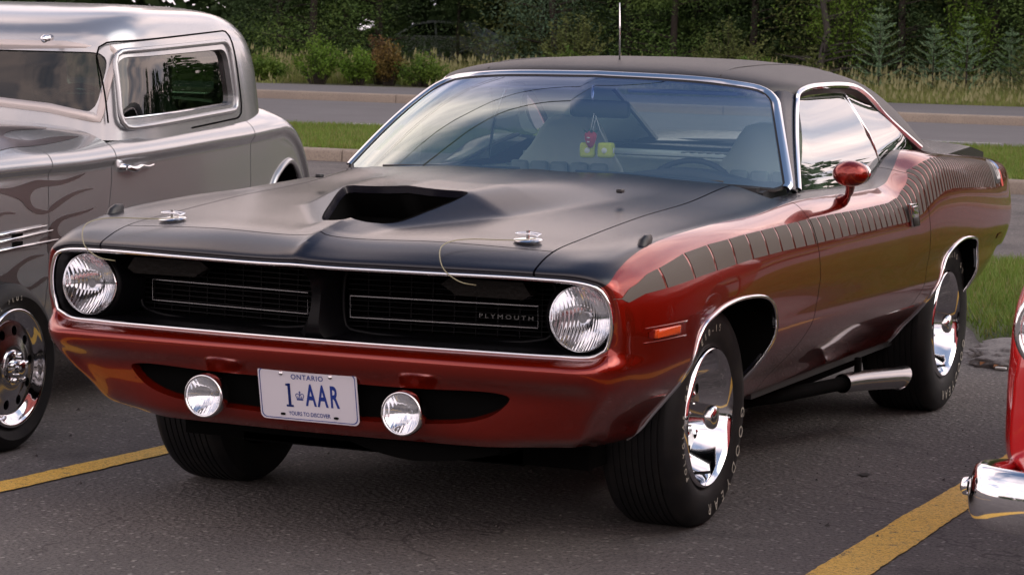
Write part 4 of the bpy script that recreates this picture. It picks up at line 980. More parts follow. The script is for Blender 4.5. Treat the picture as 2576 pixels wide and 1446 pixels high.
# raised reveal round the door window and drip groove
def cabx(y,z,off=0):
    w_=np.interp(z,zs,hw); a=np.interp(z,zs,yf); b=np.interp(z,zs,yr); cy=(a+b)/2; hy=(b-a)/2; s_=abs((y-cy)/hy); e_=.30 if y<cy else .52
    c=math.sqrt(max(0,1-min(1,s_**(2/e_)) )) ; return w_*c**e_+off
for s in (1,-1):
    for off_,rad,lift,m_ in ((.030,.011,.001,'silver_paint'),(.072,.0035,.001,'under_black')):
        c=wp.mean(0); P=[]
        for p in resample(wp,90):
            d=(p-c); q=c+d*np.array([1+off_/abs(.41),1+off_/.125]); P.append((s*(cabx(q[0],q[1])+lift),q[0],q[1]))
        if off_>.05: P=[p for p in P if p[2]>1.02]; 
        P=np.array(P)
        if off_>.05:
            j=np.where(np.linalg.norm(np.diff(P,axis=0),axis=1)>.08)[0]; P=np.roll(P,-(j[0]+1),0) if len(j) else P
        V,F=tube(P,rad,8,closed=off_<.05); mesh('window_reveal' if rad>.009 else 'drip_groove',V,F,m_,rod)
    P=[(s*(cabx(1.14,z)-.0),1.16,z) for z in (1.064,)]
    V,F=tube([(s*(cabx(y,z)-.012),y,z) for y,z in ((1.15,1.067),(1.5,1.083),(1.985,1.108))],.004,6); mesh('window_sill_trim',V,F,'chrome',rod)
# windscreen frame
P=[]
for p in resample(np.array([(-.580,1.066),(-.606,1.30),(-.580,1.325),(-.5,1.330),(.5,1.330),(.580,1.325),(.606,1.30),(.580,1.066),(.40,1.100),(.2,1.116),(0,1.120),(-.2,1.116),(-.40,1.100)]),160):
    x,z=p; w_=np.interp(z,zs,hw); yy=np.interp(z,zs,yf); cy=(yy+np.interp(z,zs,yr))/2; hy=cy-yy; c=min(abs(x)/w_,.999); s_=(1-c**(2/.30))**.15; P.append((x,cy-hy*s_+.06*(x/w_)**2-.004,z))
P=np.array(P); nn=np.tile(np.array([0,-.97,.2]),(len(P),1)); V,F=ribbon(P,nn,-.018,.018,.003,.005,True); mesh('windscreen_frame',V,F,'frame_alloy',rod,sharp=50)
V,F=tube([(.41,1.03,1.36),(.41,.985,1.355)],.012,10); wm=mesh('wiper_spindle',V,F,'chrome_soft',rod); V,F=lathe([(0,.012),(-.01,.015),(-.02,.010),(-.024,.0005)],14,'y',(.41,.99,1.355)); mesh('spindle_cap',V,F,'chrome',wm)
# door handle
for s in (1,-1):
    x=rside(1.05,.888)[0]*s
    V,F=lathe([(0,.020),(.010,.019),(.022,.012),(.030,.010)],20,'x',(x,1.05,.892),s); h_=mesh('door_handle',V,F,'chrome',rod,sharp=50)
    P=curve([(x+s*.030,1.05,.892),(x+s*.034,1.10,.884),(x+s*.034,1.15,.893),(x+s*.032,1.21,.889),(x+s*.032,1.255,.895)],6); V,F=tube(P,np.interp(np.arange(len(P)),[0,8,14,len(P)-1],[.011,.013,.007,.004]),10); mesh('lever',V,F,'chrome',h_)
# bonnet louvre trims
for s in (1,-1):
    for i,(y0,z0,y1,z1) in enumerate(((.18,.680,.560,.706),(.18,.655,.598,.687),(.18,.627,.640,.652))):
        y1=min(y1,.635); a=rside(min(y0,.58),z0,.012); b=rside(min(y1,.58),z1,.012); b[1]=y1
        V,F=tube(np.array([a,(a+b)/2,b])*np.array([s,1,1]),[.0055,.0055,.002],8); mesh('louvre_strip',V,F,'chrome',rod)
    V,F=grid(np.array([[rside(y,z,.003)*np.array([s,1,1]) for y in np.linspace(.20,.53,8)] for z in (.628,.70)])); mesh('louvre_panel',V,F,'silver_paint',rod)
    for z in (.648,.675): V,F=grid(np.array([[rside(y,z+dz,.005)*np.array([s,1,1]) for y in np.linspace(.37,.43,4)] for dz in (-.010,.011)])); mesh('mesh_insert',V,F,'under_black',rod)
# flames
FLM=[[(0.1,.87),(0.211,0.883),(0.254,0.87),(0.299,0.85),(0.365,0.846),(0.448,0.857),(0.516,0.867),(0.578,0.864),(0.665,0.86),(0.744,0.869),(0.821,0.88),(0.777,0.863),(0.712,0.85),(0.649,0.843),(0.586,0.842),(0.532,0.839),(0.494,0.827),(0.479,0.804),(0.494,0.776),(0.533,0.764),(0.587,0.758),(0.595,0.768),(0.65,0.791),(0.729,0.811),(0.826,0.822),(0.934,0.817),(0.843,0.817),(0.753,0.802),(0.682,0.781),(0.634,0.762),(0.595,0.75),(0.557,0.746),(0.51,0.751),(0.464,0.77),(0.426,0.799),(0.366,0.818),(0.299,0.833),(0.255,0.839),(0.1,0.83)],
[(0.589,0.60),(0.588,0.691),(0.619,0.717),(0.682,0.733),(0.762,0.74),(0.844,0.748),(0.897,0.759),(0.852,0.743),(0.779,0.731),(0.706,0.723),(0.659,0.71),(0.64,0.687),(0.652,0.666),(0.684,0.656),(0.75,0.65),(.82,.655),(.72,.62)],
[(0.2,0.51),(0.346,0.554),(0.406,0.581),(0.481,0.603),(0.574,0.6),(0.505,0.593),(0.444,0.578),(0.41,0.557),(0.406,0.534),(0.437,0.503),(0.483,0.496),(0.567,0.524),(0.591,0.519),(0.568,0.508),(0.506,0.486),(0.445,0.479),(0.369,0.478),(0.2,0.479)],
[(0.1,.753),(0.212,0.753),(0.256,0.756),(0.314,0.763),(0.366,0.763),(0.434,0.748),(0.359,0.757),(0.3,0.751),(0.256,0.741),(0.1,0.73)],
[(.48,.640),(.55,.662),(.60,.672),(.60,.690),(.585,.70),(.60,.64),(.55,.646)]]
fine=cr_(RA2[:8],[30]*7); fine=np.swapaxes(cr_(np.swapaxes(fine[:,7:],0,1),[10,30,30,16]),0,1); fV,fF=grid(fine); kk=int(np.argmin([abs(fV[f[0],1]-.5)+abs(fV[f[0],2]-.7) for f in fF])); fF=orient(fV,fF,kk,(1,0,0))
for f in FLM:
    pl=curve(f,4,True); q=clip(fV,fF,lambda V:sdpoly(V[:,1:3],pl)); q=clip(*q,lambda V:.004-np.abs(V[:,1]-.59))if 0 else q
    if len(q[1]): 
        q=offs(*q,.0016)
        for s in (1,-1): mesh('flame_decal',*(q if s>0 else mirror(q)),'flame_grey',rod)
# top-of-scuttle flames
fV2,fF2=QV,QF
for pl in (curve([(.40,.20),(.44,.45),(.40,.60),(.44,.75),(.52,.88),(.50,.74),(.485,.62),(.52,.52),(.56,.60),(.575,.78),(.60,.92),(.60,.70),(.585,.45),(.56,.20)],4,True),curve([(.05,.2),(.10,.55),(.16,.70),(.28,.80),(.22,.62),(.24,.45),(.30,.30),(.3,.2)],4,True)):
    q=clip(fV2,fF2,lambda V:np.where(V[:,4]<4.5,sdpoly(V[:,:2],pl),9))
    if len(q[1]):
        q=offs(*q,.0018)
        for s in (1,-1): mesh('flame_decal',*(q if s>0 else mirror(q)),'flame_grey',rod)
# inside
V,F=cat(box((0,1.6,.55),(1.28,1.7,.06)),box((0,1.16,.90),(1.05,.10,.14)),box((0,2.35,.80),(1.1,.1,.5)),*[box((s*.64,1.65,.75),(.03,1.1,.40)) for s in (1,-1)]); mesh('cabin_lining',V,F,'rod_interior',rod,smooth=False)
for x in (.32,-.32):
    sq=[]
    for z,w_,y0 in ((.60,.24,1.80),(.85,.25,1.84),(1.03,.22,1.88),(1.09,.15,1.89),(1.13,.13,1.895),(1.24,.125,1.905),(1.285,.07,1.91)):
        sq.append([(x+w_*np.sign(math.cos(a))*abs(math.cos(a))**.6,y0+.06*np.sign(math.sin(a))*abs(math.sin(a))**.6,z) for a in np.linspace(0,2*math.pi,20,endpoint=False)])
    V,F=loft(sq); mesh('seat',V,F,'rod_interior',rod)
th=np.linspace(0,2*math.pi,32,endpoint=False); V,F=tube(np.array([(.32+.18*math.cos(a),1.33+.07*math.sin(a),1.01+.165*math.sin(a)) for a in th]),.011,8,closed=True); mesh('steering_wheel',V,F,'rod_interior',rod)
V,F=cat(box((0,1.4,.42),(.9,3.0,.14)),box((0,0,.28),(1.55,.05,.05)),box((0,-.1,.62),(.9,.06,.60))); mesh('chassis',V,F,'under_black',rod,smooth=False)
V,F=loft([[(x*.5,y,z) for x,z in ((-.85,.45),(-.95,.75),(-.80,.95),(0,1.0),(.80,.95),(.95,.75),(.85,.45),(0,.36))] for y in (-.24,-.19)]); gr=mesh('radiator_shell',V,F,'silver_paint',rod)
for kx in range(-9,10): V,F=box((kx*.04,-.245,.68),(.008,.02,.48)); mesh('grille_bar',V,F,'chrome',gr,smooth=False)
for s in (1,-1):
    V,F=lathe([(-.02,.0005),(-.015,.085),(0,.098),(.06,.085),(.13,.03),(.14,.0005)],32,'y',(s*.52,-.28,.74)); mesh('headlight',V,F,'chrome',rod)
    V,F=tube([(s*.40,-.2,.40),(s*.62,-.05,.30),(s*.70,0,.28)],.018,8); mesh('axle_arm',V,F,'chrome_soft',rod)
LW=[('RADIAL PLUS',.232,.020,R(150),R(-6.5),False)]
wheel('front_wheel',rod,(.880,0,.278),1,.280,.17,.196,LW,style='slot'); wheel('front_wheel',rod,(-.88,0,.278),-1,.280,.17,.196,None,style='slot')
wheel('rear_wheel',rod,(.66,2.50,.36),1,.36,.26,.196,None,style='slot'); wheel('rear_wheel',rod,(-.66,2.50,.36),-1,.36,.26,.196,None,style='slot')
# ================================================================== bright red old car at the right edge
mat('bright_red',(.50,.006,.008),.2,.1,coat=1.0,coatr=.02)
old=empty('red_vintage_car',(2.85,0,0)); tag(old,'bright red vintage car with chrome bumper and round headlight, cut off at the right edge','car')
def osec(y,w_,zt,zh,wi,zf,zl=.40):
    # half section: centre bonnet -> valley -> wing crown -> wing side -> sill
    return [(0,y,zh),(wi*.6,y,zh-.03),(wi,y,zf),(w_-.16,y,zt-.01),(w_-.07,y,zt-.025),(w_-.015,y,zt-.12),(w_,y,zt-.25),(w_+.002,y,(zt+zl)/2-.08),(w_-.005,y,zl+.03),(w_-.03,y,zl)]
OS=np.array([osec(-1.30,.83,.86,.80,.45,.78,.46),osec(-1.22,.857,.96,.93,.45,.88,.45),osec(-1.05,.868,1.00,1.0,.45,.93,.42),osec(-.6,.875,1.02,1.06,.46,.96,.40),osec(0,.88,1.03,1.10,.48,.98,.38),osec(.5,.88,1.02,1.13,.52,1.0,.36),osec(1.4,.88,1.0,1.12,.58,1.0,.34),osec(2.6,.87,.99,1.1,.58,.99,.36),osec(3.3,.80,.90,.95,.5,.9,.42)],float)
OA=np.concatenate([OS,np.zeros(OS.shape[:2]+(2,))],2); G=cr_(OA,8); G=np.swapaxes(cr_(np.swapaxes(G,0,1),6),0,1); oV,oF=grid(G)
kk=int(np.argmin([abs(oV[f[0],1]-.5)+abs(oV[f[0],2]-.6) for f in oF])); oF=orient(oV,oF,kk,(1,0,0))
oa=[(math.cos(a)*.40-.0,.33+math.sin(a)*.40) for a in np.linspace(-.3,math.pi+.3,30)]; ob=[(y+2.5,z) for y,z in oa]
ob_=clip(oV,oF,lambda V:-np.minimum(np.where(V[:,0]>.5,sdpoly(V[:,1:3],oa),9),np.where(V[:,0]>.5,sdpoly(V[:,1:3],ob),9)))
for s in (-1,1):
    q=ob_ if s>0 else mirror(ob_); V,F=flange(*q,.02); mesh('body_side',V,F,'bright_red',old,sharp=50)
# nose: closed front face
fr_=np.vstack([G[0,:,:3],(G[0,:,:3]*np.array([-1,1,1]))[::-1]]); c0=fr_.mean(0)
r1=fr_.copy(); r1=(r1-c0)*np.array([.98,1,.97])+c0+np.array([0,-.030,0]); r2=(fr_-c0)*np.array([.93,1,.92])+c0+np.array([0,-.042,0])
V,F=grid(np.array([fr_,r1,r2]),closev=True); V,F=cat((V,F),fan(r2)); F=F; mesh('nose_panel',V,F,'bright_red',old,sharp=60)
for s in (1,-1):
    hx=s*.715; V,F=lathe([(0,.098),(-.012,.106),(-.020,.100),(-.022,.092),(-.012,.088)],48,'y',(hx,-1.345,.795)); h_=mesh('headlight',V,F,'chrome',old)
    V,F=lathe([(-.010-.018*(1-(r/.090)**2),r) for r in np.linspace(.090,.0005,10)],40,'y'); o=mesh('lens',V,F,'lens_glass',h_); o.location=(hx,-1.345,.795)
    V,F=lathe([(.04-.045*(r/.090)**2,r) for r in np.linspace(.090,.0005,10)],40,'y'); o=mesh('reflector',V,F,'reflector',h_); o.location=(hx,-1.345,.795)
for k in range(9):
    V,F=bbox_((0,-1.36,.53+k*.035),(.95,.03,.014),.005); mesh('grille_bar',V,F,'chrome',old)
# bumper: bowed blade with wrapped ends
path=curve([(0,-1.62),(.35,-1.61),(.62,-1.585),(.78,-1.555),(.845,-1.515),(.872,-1.45),(.875,-1.36),(.86,-1.25)],6)
path=np.vstack([(path[1:]*np.array([-1,1]))[::-1],path]); T=np.gradient(path,axis=0); T/=np.linalg.norm(T,axis=1,keepdims=True); sec_=[]
for (X,Y),(tx_,ty_) in zip(path,T):
    nx,ny=ty_,-tx_; k_=1-.30*np.clip((Y+1.45)/.2,0,1); zc=.428
    sec_.append([(X-nx*d,Y-ny*d,zc+dz*k_) for d,dz in ((.055,.060),(.016,.074),(.0,.066),(-.012,.035),(-.016,0),(-.012,-.038),(.004,-.066),(.05,-.076))])
V,F=loft(sec_,False); mesh('front_bumper',V,F,'chrome',old,sharp=80)
for s in (1,-1):
    V,F=lathe([(0,.022),(.012,.020),(.018,.012),(.020,.0005)],20,'x',(s*.888,-1.44,.440),s); mesh('bumper_bolt',V,F,'chrome',old)
    V,F=cat(box((s*.45,-1.40,.42),(.08,.3,.06))); mesh('bumper_iron',V,F,'under_black',old,smooth=False)
V,F=cat(box((0,1.0,.34),(1.5,4.2,.10)),box((0,0,.33),(1.6,.06,.06))); mesh('chassis',V,F,'under_black',old,smooth=False)
# greenhouse
rg=[]
for z,a,b,w_ in ((1.08,.55,2.75,.70),(1.25,.75,2.62,.66),(1.42,.95,2.45,.60),(1.50,1.15,2.25,.50),(1.53,1.4,2.0,.30)):
    cy=(a+b)/2; hy=(b-a)/2; rg.append([(w_*np.sign(math.cos(t))*abs(math.cos(t))**.5,cy+hy*np.sign(math.sin(t))*abs(math.sin(t))**.5,z) for t in np.linspace(0,2*math.pi,64,endpoint=False)])
V,F=loft(rg[:3],False); mesh('window_band',V,F,'rod_glass',old)
V,F=loft(rg[2:],True); mesh('roof',V,F,'bright_red',old)
for s in (1,-1): wheel('front_wheel',old,(s*.80,0,.34),s,.34,.18,.20,None); wheel('rear_wheel',old,(s*.80,2.5,.34),s,.34,.18,.20,None)
# ================================================================== ground and road
def tex_ground(name,c1,c2,c3,fine=160,bump=.35,stone=None,r=.85):
    m=bpy.data.materials.new(name); m.use_nodes=True; t=m.node_tree; n=t.nodes; L=t.links; b=n['Principled BSDF']; b.inputs['Roughness'].default_value=r
    tc=n.new('ShaderNodeTexCoord')
    def nz(s,d=6,ro=.6):
        k=n.new('ShaderNodeTexNoise'); k.inputs['Scale'].default_value=s; k.inputs['Detail'].default_value=d; k.inputs['Roughness'].default_value=ro; L.new(tc.outputs['Object'],k.inputs['Vector']); return k.outputs[0]
    def rmp(x,a,b_): k=n.new('ShaderNodeMapRange'); k.inputs[1].default_value=a; k.inputs[2].default_value=b_; L.new(x,k.inputs[0]); return k.outputs[0]
    def mixc(f,a,b_):
        k=n.new('ShaderNodeMix'); k.data_type='RGBA'; L.new(f,k.inputs[0])
        for i,v in ((6,a),(7,b_)):
            if isinstance(v,tuple): k.inputs[i].default_value=(*v,1)
            else: L.new(v,k.inputs[i])
        return k.outputs[2]
    big=rmp(nz(.8,8),.38,.62); mid=rmp(nz(9,5),.40,.60); c=mixc(big,c1,c2); 
    fn_=nz(fine,3,.7); c=mixc(rmp(fn_,.47,.66),c,c3)
    v=n.new('ShaderNodeTexVoronoi'); v.inputs['Scale'].default_value=fine*.55; L.new(tc.outputs['Object'],v.inputs['Vector'])
    if stone:
        sel=n.new('ShaderNodeSeparateColor'); L.new(v.outputs['Color'],sel.inputs[0]); s1=rmp(sel.outputs[0],.82,.86); s2=rmp(v.outputs['Distance'],.42,.25); mu=n.new('ShaderNodeMath'); mu.operation='MULTIPLY'; L.new(s1,mu.inputs[0]); L.new(s2,mu.inputs[1]); c=mixc(mu.outputs[0],c,stone)
        if r==.85:
            dn=n.new('ShaderNodeTexNoise'); dn.inputs['Scale'].default_value=2.2; dn.inputs['Detail'].default_value=8; L.new(tc.outputs['Object'],dn.inputs['Vector'])
            vm=n.new('ShaderNodeVectorMath'); vm.operation='MULTIPLY_ADD'; L.new(dn.outputs['Color'],vm.inputs[0]); vm.inputs[1].default_value=(.7,.7,.7); L.new(tc.outputs['Object'],vm.inputs[2])
            ve=n.new('ShaderNodeTexVoronoi'); ve.feature='DISTANCE_TO_EDGE'; ve.inputs['Scale'].default_value=.75; L.new(vm.outputs[0],ve.inputs['Vector'])
            ck=rmp(ve.outputs['Distance'],.006,.002); cm=n.new('ShaderNodeMath'); cm.operation='MULTIPLY'; L.new(ck,cm.inputs[0]); L.new(rmp(nz(.9,4),.46,.54),cm.inputs[1]); c=mixc(cm.outputs[0],c,(.055,.048,.047))
            st_=n.new('ShaderNodeMath'); st_.operation='MULTIPLY'; L.new(rmp(nz(1.7,5,.6),.56,.70),st_.inputs[0]); st_.inputs[1].default_value=.55; c=mixc(st_.outputs[0],c,(.024,.022,.024))
        dk=rmp(nz(34,4,.7),.60,.72); c=mixc(dk,c,tuple(x*.45 for x in c1))
    L.new(c,b.inputs['Base Color'])
    ad=n.new('ShaderNodeMath'); ad.operation='ADD'; L.new(fn_,ad.inputs[0]); L.new(v.outputs['Distance'],ad.inputs[1])
    bp=n.new('ShaderNodeBump'); bp.inputs['Strength'].default_value=bump; bp.inputs['Distance'].default_value=.006; L.new(ad.outputs[0],bp.inputs['Height']); L.new(bp.outputs[0],b.inputs['Normal']); M[name]=m; return m,n,L,c,b,rmp,nz,mixc,tc
tex_ground('lot_asphalt',(.104,.093,.091),(.142,.127,.121),(.036,.033,.033),90,1.2,stone=(.25,.235,.22))
tex_ground('road_asphalt',(.11,.105,.11),(.13,.125,.13),(.095,.09,.095),40,.15)
tex_ground('concrete',(.30,.25,.20),(.24,.20,.165),(.18,.15,.125),70,.3)
tex_ground('old_concrete',(.20,.185,.18),(.14,.13,.13),(.09,.085,.085),60,.8)
tex_ground('turf_soil',(.045,.065,.018),(.060,.085,.020),(.030,.040,.014),30,.4)
tex_ground('verge_soil',(.05,.06,.02),(.075,.075,.03),(.03,.035,.015),12,.4)
tex_ground('forest_floor',(.018,.022,.010),(.028,.026,.014),(.010,.012,.006),6,.4)
# yellow paint, cracked and worn through to the asphalt
m,n,L,c,b,rmp,nz,mixc,tc=tex_ground('line_yellow',(.76,.45,.055),(.80,.52,.12),(.50,.27,.035),120,.5,r=.7)
w1=rmp(nz(22,8,.8),.585,.62); w2=rmp(nz(150,3,.7),.56,.66)
c2=mixc(w1,c,(.06,.052,.045)); c2=mixc(w2,c2,(.14,.09,.03)); L.new(c2,b.inputs['Base Color'])
mat('line_white',(.55,.54,.52),.7)
def sheet(name,poly,z,m,par=None,kind='structure'):
    o=mesh(name,[(x,y,z) for x,y in poly],[tuple(range(len(poly)))],m,par,smooth=False)
    if kind: o['kind']=kind
    return o
sheet('ground',[(-400,-400),(400,-400),(400,400),(-400,400)],-.03,'forest_floor')
# lot surface, finely gridded and slightly uneven
xs=np.concatenate([np.linspace(-60,-8,14),np.linspace(-7,8,61),np.linspace(9,60,14)]); ysg=np.concatenate([np.linspace(-60,-4,20),np.linspace(-3.5,12,63),np.linspace(12.6,16.98,8)])
Gd=np.array([[(x,y,.0) for x in xs] for y in ysg]); V,F=grid(Gd); mesh('parking_lot',V,F,'lot_asphalt',kind='structure')
# parking lines with ragged edges
def pline(xa0,ya0,xa1,ya1,w_,seed,name,label):
    r_=np.random.default_rng(seed); n_=220; P=[];Q=[]
    j=lambda: np.cumsum(r_.normal(0,.0016,n_))*.6+r_.normal(0,.0012,n_)
    a,b=j(),j(); a-=np.linspace(a[0],a[-1],n_); b-=np.linspace(b[0],b[-1],n_)
    for i,t in enumerate(np.linspace(0,1,n_)):
        x=xa0+(xa1-xa0)*t; y=ya0+(ya1-ya0)*t; P.append((x+a[i],y,.004)); Q.append((x+w_+b[i],y,.004))
    V,F=grid(np.array([P,Q])); F=[tuple(reversed(f)) for f in F]; o=mesh(name,V,F,'line_yellow',smooth=False); o['kind']='structure'; return o
pline(-1.50,-3.2,-1.07,2.4,.105,3,'parking_line','')
pline(1.325,-3.2,1.36,3.0,.135,5,'parking_line','')
pline(4.2,-3.2,4.2,3.0,.12,6,'parking_line',''); pline(-4.6,-3.2,-4.3,3.0,.12,8,'parking_line','')
# dark spots
def blob(x,y,rx,ry,seed,z=.0045,m='under_black',nm='oil_spot'):
    r_=np.random.default_rng(seed); P=[(x+rx*math.cos(a)*(1+r_.normal(0,.22)),y+ry*math.sin(a)*(1+r_.normal(0,.22)),z) for a in np.linspace(0,2*math.pi,20,endpoint=False)]
    o=mesh(nm,P,[tuple(range(20))],m,smooth=False); o['kind']='structure'
mat('oil_stain',(.012,.011,.011),.6)
for i,(x,y,a,b_) in enumerate([(.40,-2.05,.035,.02),(.43,-2.12,.02,.03),(-1.23,.62,.03,.015),(-1.20,.70,.02,.012),(1.02,1.1,.02,.03),(.9,-1.5,.012,.02)]): blob(x,y,a,b_,i,m='oil_stain')
# median, road, far verge  (kerb lines run almost parallel to x)
kn=lambda x: 17.0+.012*(x+6)
kf=lambda x: 34.9+.05*(x+14)
me=lambda x: 23.2+.22*(x+8) if -30<x<12 else (23.2+.22*(-22) if x<=-30 else 23.2+.22*20)
X=np.array([-120,-60,-30,-22,-16,-12,-8,-4,0,6,12,40,120],float)
def band(name,fa,fb,za,zb_,m,X=X):
    V,F=grid(np.array([[(x,fa(x),za) for x in X],[(x,fb(x),zb_) for x in X]])); F=orient(np.array(V),F,0,(0,0,1)); return mesh(name,V,F,m,kind='structure',smooth=False)
band('median_strip',lambda x:kn(x)+.15,lambda x:me(x),.115,.115,'turf_soil')
band('road',lambda x:me(x)-.01,lambda x:kf(x),.02,.02,'road_asphalt')
band('median_edge',lambda x:me(x)-.005,lambda x:me(x)+.01,.115,.02,'turf_soil')
band('far_path',lambda x:kf(x)+.16,lambda x:kf(x)+5.6+.1*(x+14)*(1 if -40<x<20 else 0),.165,.165,'road_asphalt')
band('verge',lambda x:kf(x)+5.5+.1*(x+14)*(1 if -40<x<20 else 0),lambda x:60,.16,.15,'verge_soil')
band('road_edge_line',lambda x:me(x)+.25,lambda x:me(x)+.37,.024,.024,'line_white',np.array([-6.5,0,12.]))
for xa,xb,ya in ((-13.3,-12.2,25.6),(-7.6,-4.6,27.6),(-1,2,28.2),(-22,-19,25)):
    sheet('lane_line',[(xa,ya),(xb,ya+.15),(xb,ya+.27),(xa,ya+.12)],.024,'line_white')
def kerb(name,f,X0,X1,L_,h,z0,inner=False,label=''):
    root=empty(name,(0,0,0)); root['kind']='structure'; x=X0; r_=np.random.default_rng(9)
    prof=[(0,z0-.05),(.0,z0+h-.03),(.012,z0+h-.008),(.03,z0+h),(.15,z0+h+.002),(.152,z0-.05)]
    while x<X1:
        d=r_.uniform(-.004,.004); a,b=x+.006,x+L_-.006; n_=5
        V,F=grid(np.array([[(xx,f(xx)+p+d,zz+d*.5) for xx in np.linspace(a,b,n_)] for p,zz in prof])); V,F=V,orient(np.array(V),F,n_*3,(0,0,1))
        e1=[tuple(k*n_ for k in range(len(prof)))]; e2=[tuple(k*n_+n_-1 for k in range(len(prof)))[::-1]]
        mesh('kerb_section',V,F+e1+e2,'concrete',root,smooth=True,sharp=40); x+=L_
kerb('near_kerb',kn,-21,6,3.0,.125,0)
kerb('far_kerb',kf,-32,8,3.0,.15,.02)
# grass island right behind the car
isl=curve([(.30,5.6),(.55,4.95),(.95,4.75),(1.6,4.6),(3,4.5),(7,4.5),(7.4,6.8),(7,8.85),(2,8.85),(-.1,8.8),(-.45,8.2),(-.2,6.8)],6,True)
isl=np.array(isl); V=[];F=[]
c0=isl.mean(0); rings_=[np.c_[(isl-c0)*s_+c0,np.full(len(isl),z)] for s_,z in ((1,0),(.985,.055),(.95,.085),(.6,.12),(.2,.13))]
V,F=grid(np.array(rings_),closev=True); V,F=cat((V,F),fan(rings_[-1])); F=orient(V,F,0,(0,0,1)); mesh('grass_island',V,F,'turf_soil',kind='structure')
# crumbling kerb end
def lump(name,c,s,seed,m,n_=5,par=None):
    import bmesh
    bm=bmesh.new(); bmesh.ops.create_icosphere(bm,subdivisions=n_,radius=1)
    for v in bm.verts:
        d=v.co.copy(); k=1+.22*mnoise.noise(d*2.2+Vector((seed,0,0)))+.13*mnoise.noise(d*7+Vector((seed,3,0))); v.co=Vector((d.x*s[0]*k+c[0],d.y*s[1]*k+c[1],max(d.z*s[2]*k+c[2],-.02)))
    V=np.array([v.co[:] for v in bm.verts]); bm.verts.index_update(); F=[tuple(v.index for v in f.verts) for f in bm.faces]; bm.free(); return mesh(name,V,F,m,par)
o=lump('broken_kerb',(1.02,4.50,.0),(.50,.42,.095),2.3,'old_concrete'); tag(o,'crumbling grey concrete kerb end between the rear tyre and the bright red car','kerb')
mat('dry_leaf',(.22,.09,.03),.8); mat('litter_white',(.6,.6,.58),.6)
LVS=['brown fallen leaf nearest the rear tyre', 'brown fallen leaf second from the rear tyre', 'brown fallen leaf beside the white paper scrap', 'brown fallen leaf on the left end of the crumbling kerb', 'brown fallen leaf nearest the bright red car', 'brown fallen leaf lying in the island grass']
for i,(x,y) in enumerate([(.66,4.28),(.70,4.15),(.78,4.10),(.62,4.45),(.9,4.05),(.72,4.9)]):
    z=.012+(.10 if i==5 else 0); a=i*1.3; P=[(x+.03*math.cos(a+t)*r_,y+.03*math.sin(a+t)*r_,z+.012*((k%2))) for k,(t,r_) in enumerate(((0,1),(.8,.6),(1.6,1),(2.6,.5),(3.3,1.1),(4.4,.6),(5.2,.9)))]
    o=mesh('fallen_leaf',P,[tuple(range(7))],'dry_leaf',smooth=False); tag(o,LVS[i],'leaf','fallen leaves by the kerb end')
V,F=bbox_((.80,4.07,.012),(.05,.02,.01),.003,rot=('X',0) if 0 else None); o=mesh('paper_scrap',V,F,'litter_white'); tag(o,'small white scrap of litter on the asphalt by the crumbling kerb','litter')
# ------------------------------------------------------------------ grass
def leafmat(name,a,b,sc=3.,rough=.6,tr=.25,tcol=None):
    m=bpy.data.materials.new(name); m.use_nodes=True; t=m.node_tree; n=t.nodes; L=t.links; p=n['Principled BSDF']; p.inputs['Roughness'].default_value=rough; p.inputs['Specular IOR Level'].default_value=.25
    tcn=n.new('ShaderNodeTexCoord'); nz=n.new('ShaderNodeTexNoise'); nz.inputs['Scale'].default_value=sc; nz.inputs['Detail'].default_value=5; L.new(tcn.outputs['Object'],nz.inputs['Vector'])
    r=n.new('ShaderNodeMapRange'); r.inputs[1].default_value=.36; r.inputs[2].default_value=.64; L.new(nz.outputs[0],r.inputs[0])
    x=n.new('ShaderNodeMix'); x.data_type='RGBA'; x.inputs[6].default_value=(*a,1); x.inputs[7].default_value=(*b,1); L.new(r.outputs[0],x.inputs[0]); L.new(x.outputs[2],p.inputs['Base Color'])
    if tr:
        q=n.new('ShaderNodeBsdfTranslucent'); L.new(x.outputs[2],q.inputs[0]); ms=n.new('ShaderNodeMixShader'); ms.inputs[0].default_value=tr; L.new(p.outputs[0],ms.inputs[1]); L.new(q.outputs[0],ms.inputs[2]); L.new(ms.outputs[0],n['Material Output'].inputs[0])
    M[name]=m
leafmat('lawn_green',(0.090,0.156,0.022),(0.144,0.216,0.036),1.6)
leafmat('lawn_olive',(0.156,0.168,0.042),(0.204,0.204,0.072),2.)
leafmat('tall_grass_green',(0.124,0.179,0.041),(0.206,0.234,0.069),.8)
leafmat('straw',(.21,.20,.085),(.17,.18,.06),2)
leafmat('seed_head',(.34,.33,.17),(.24,.24,.11),3)
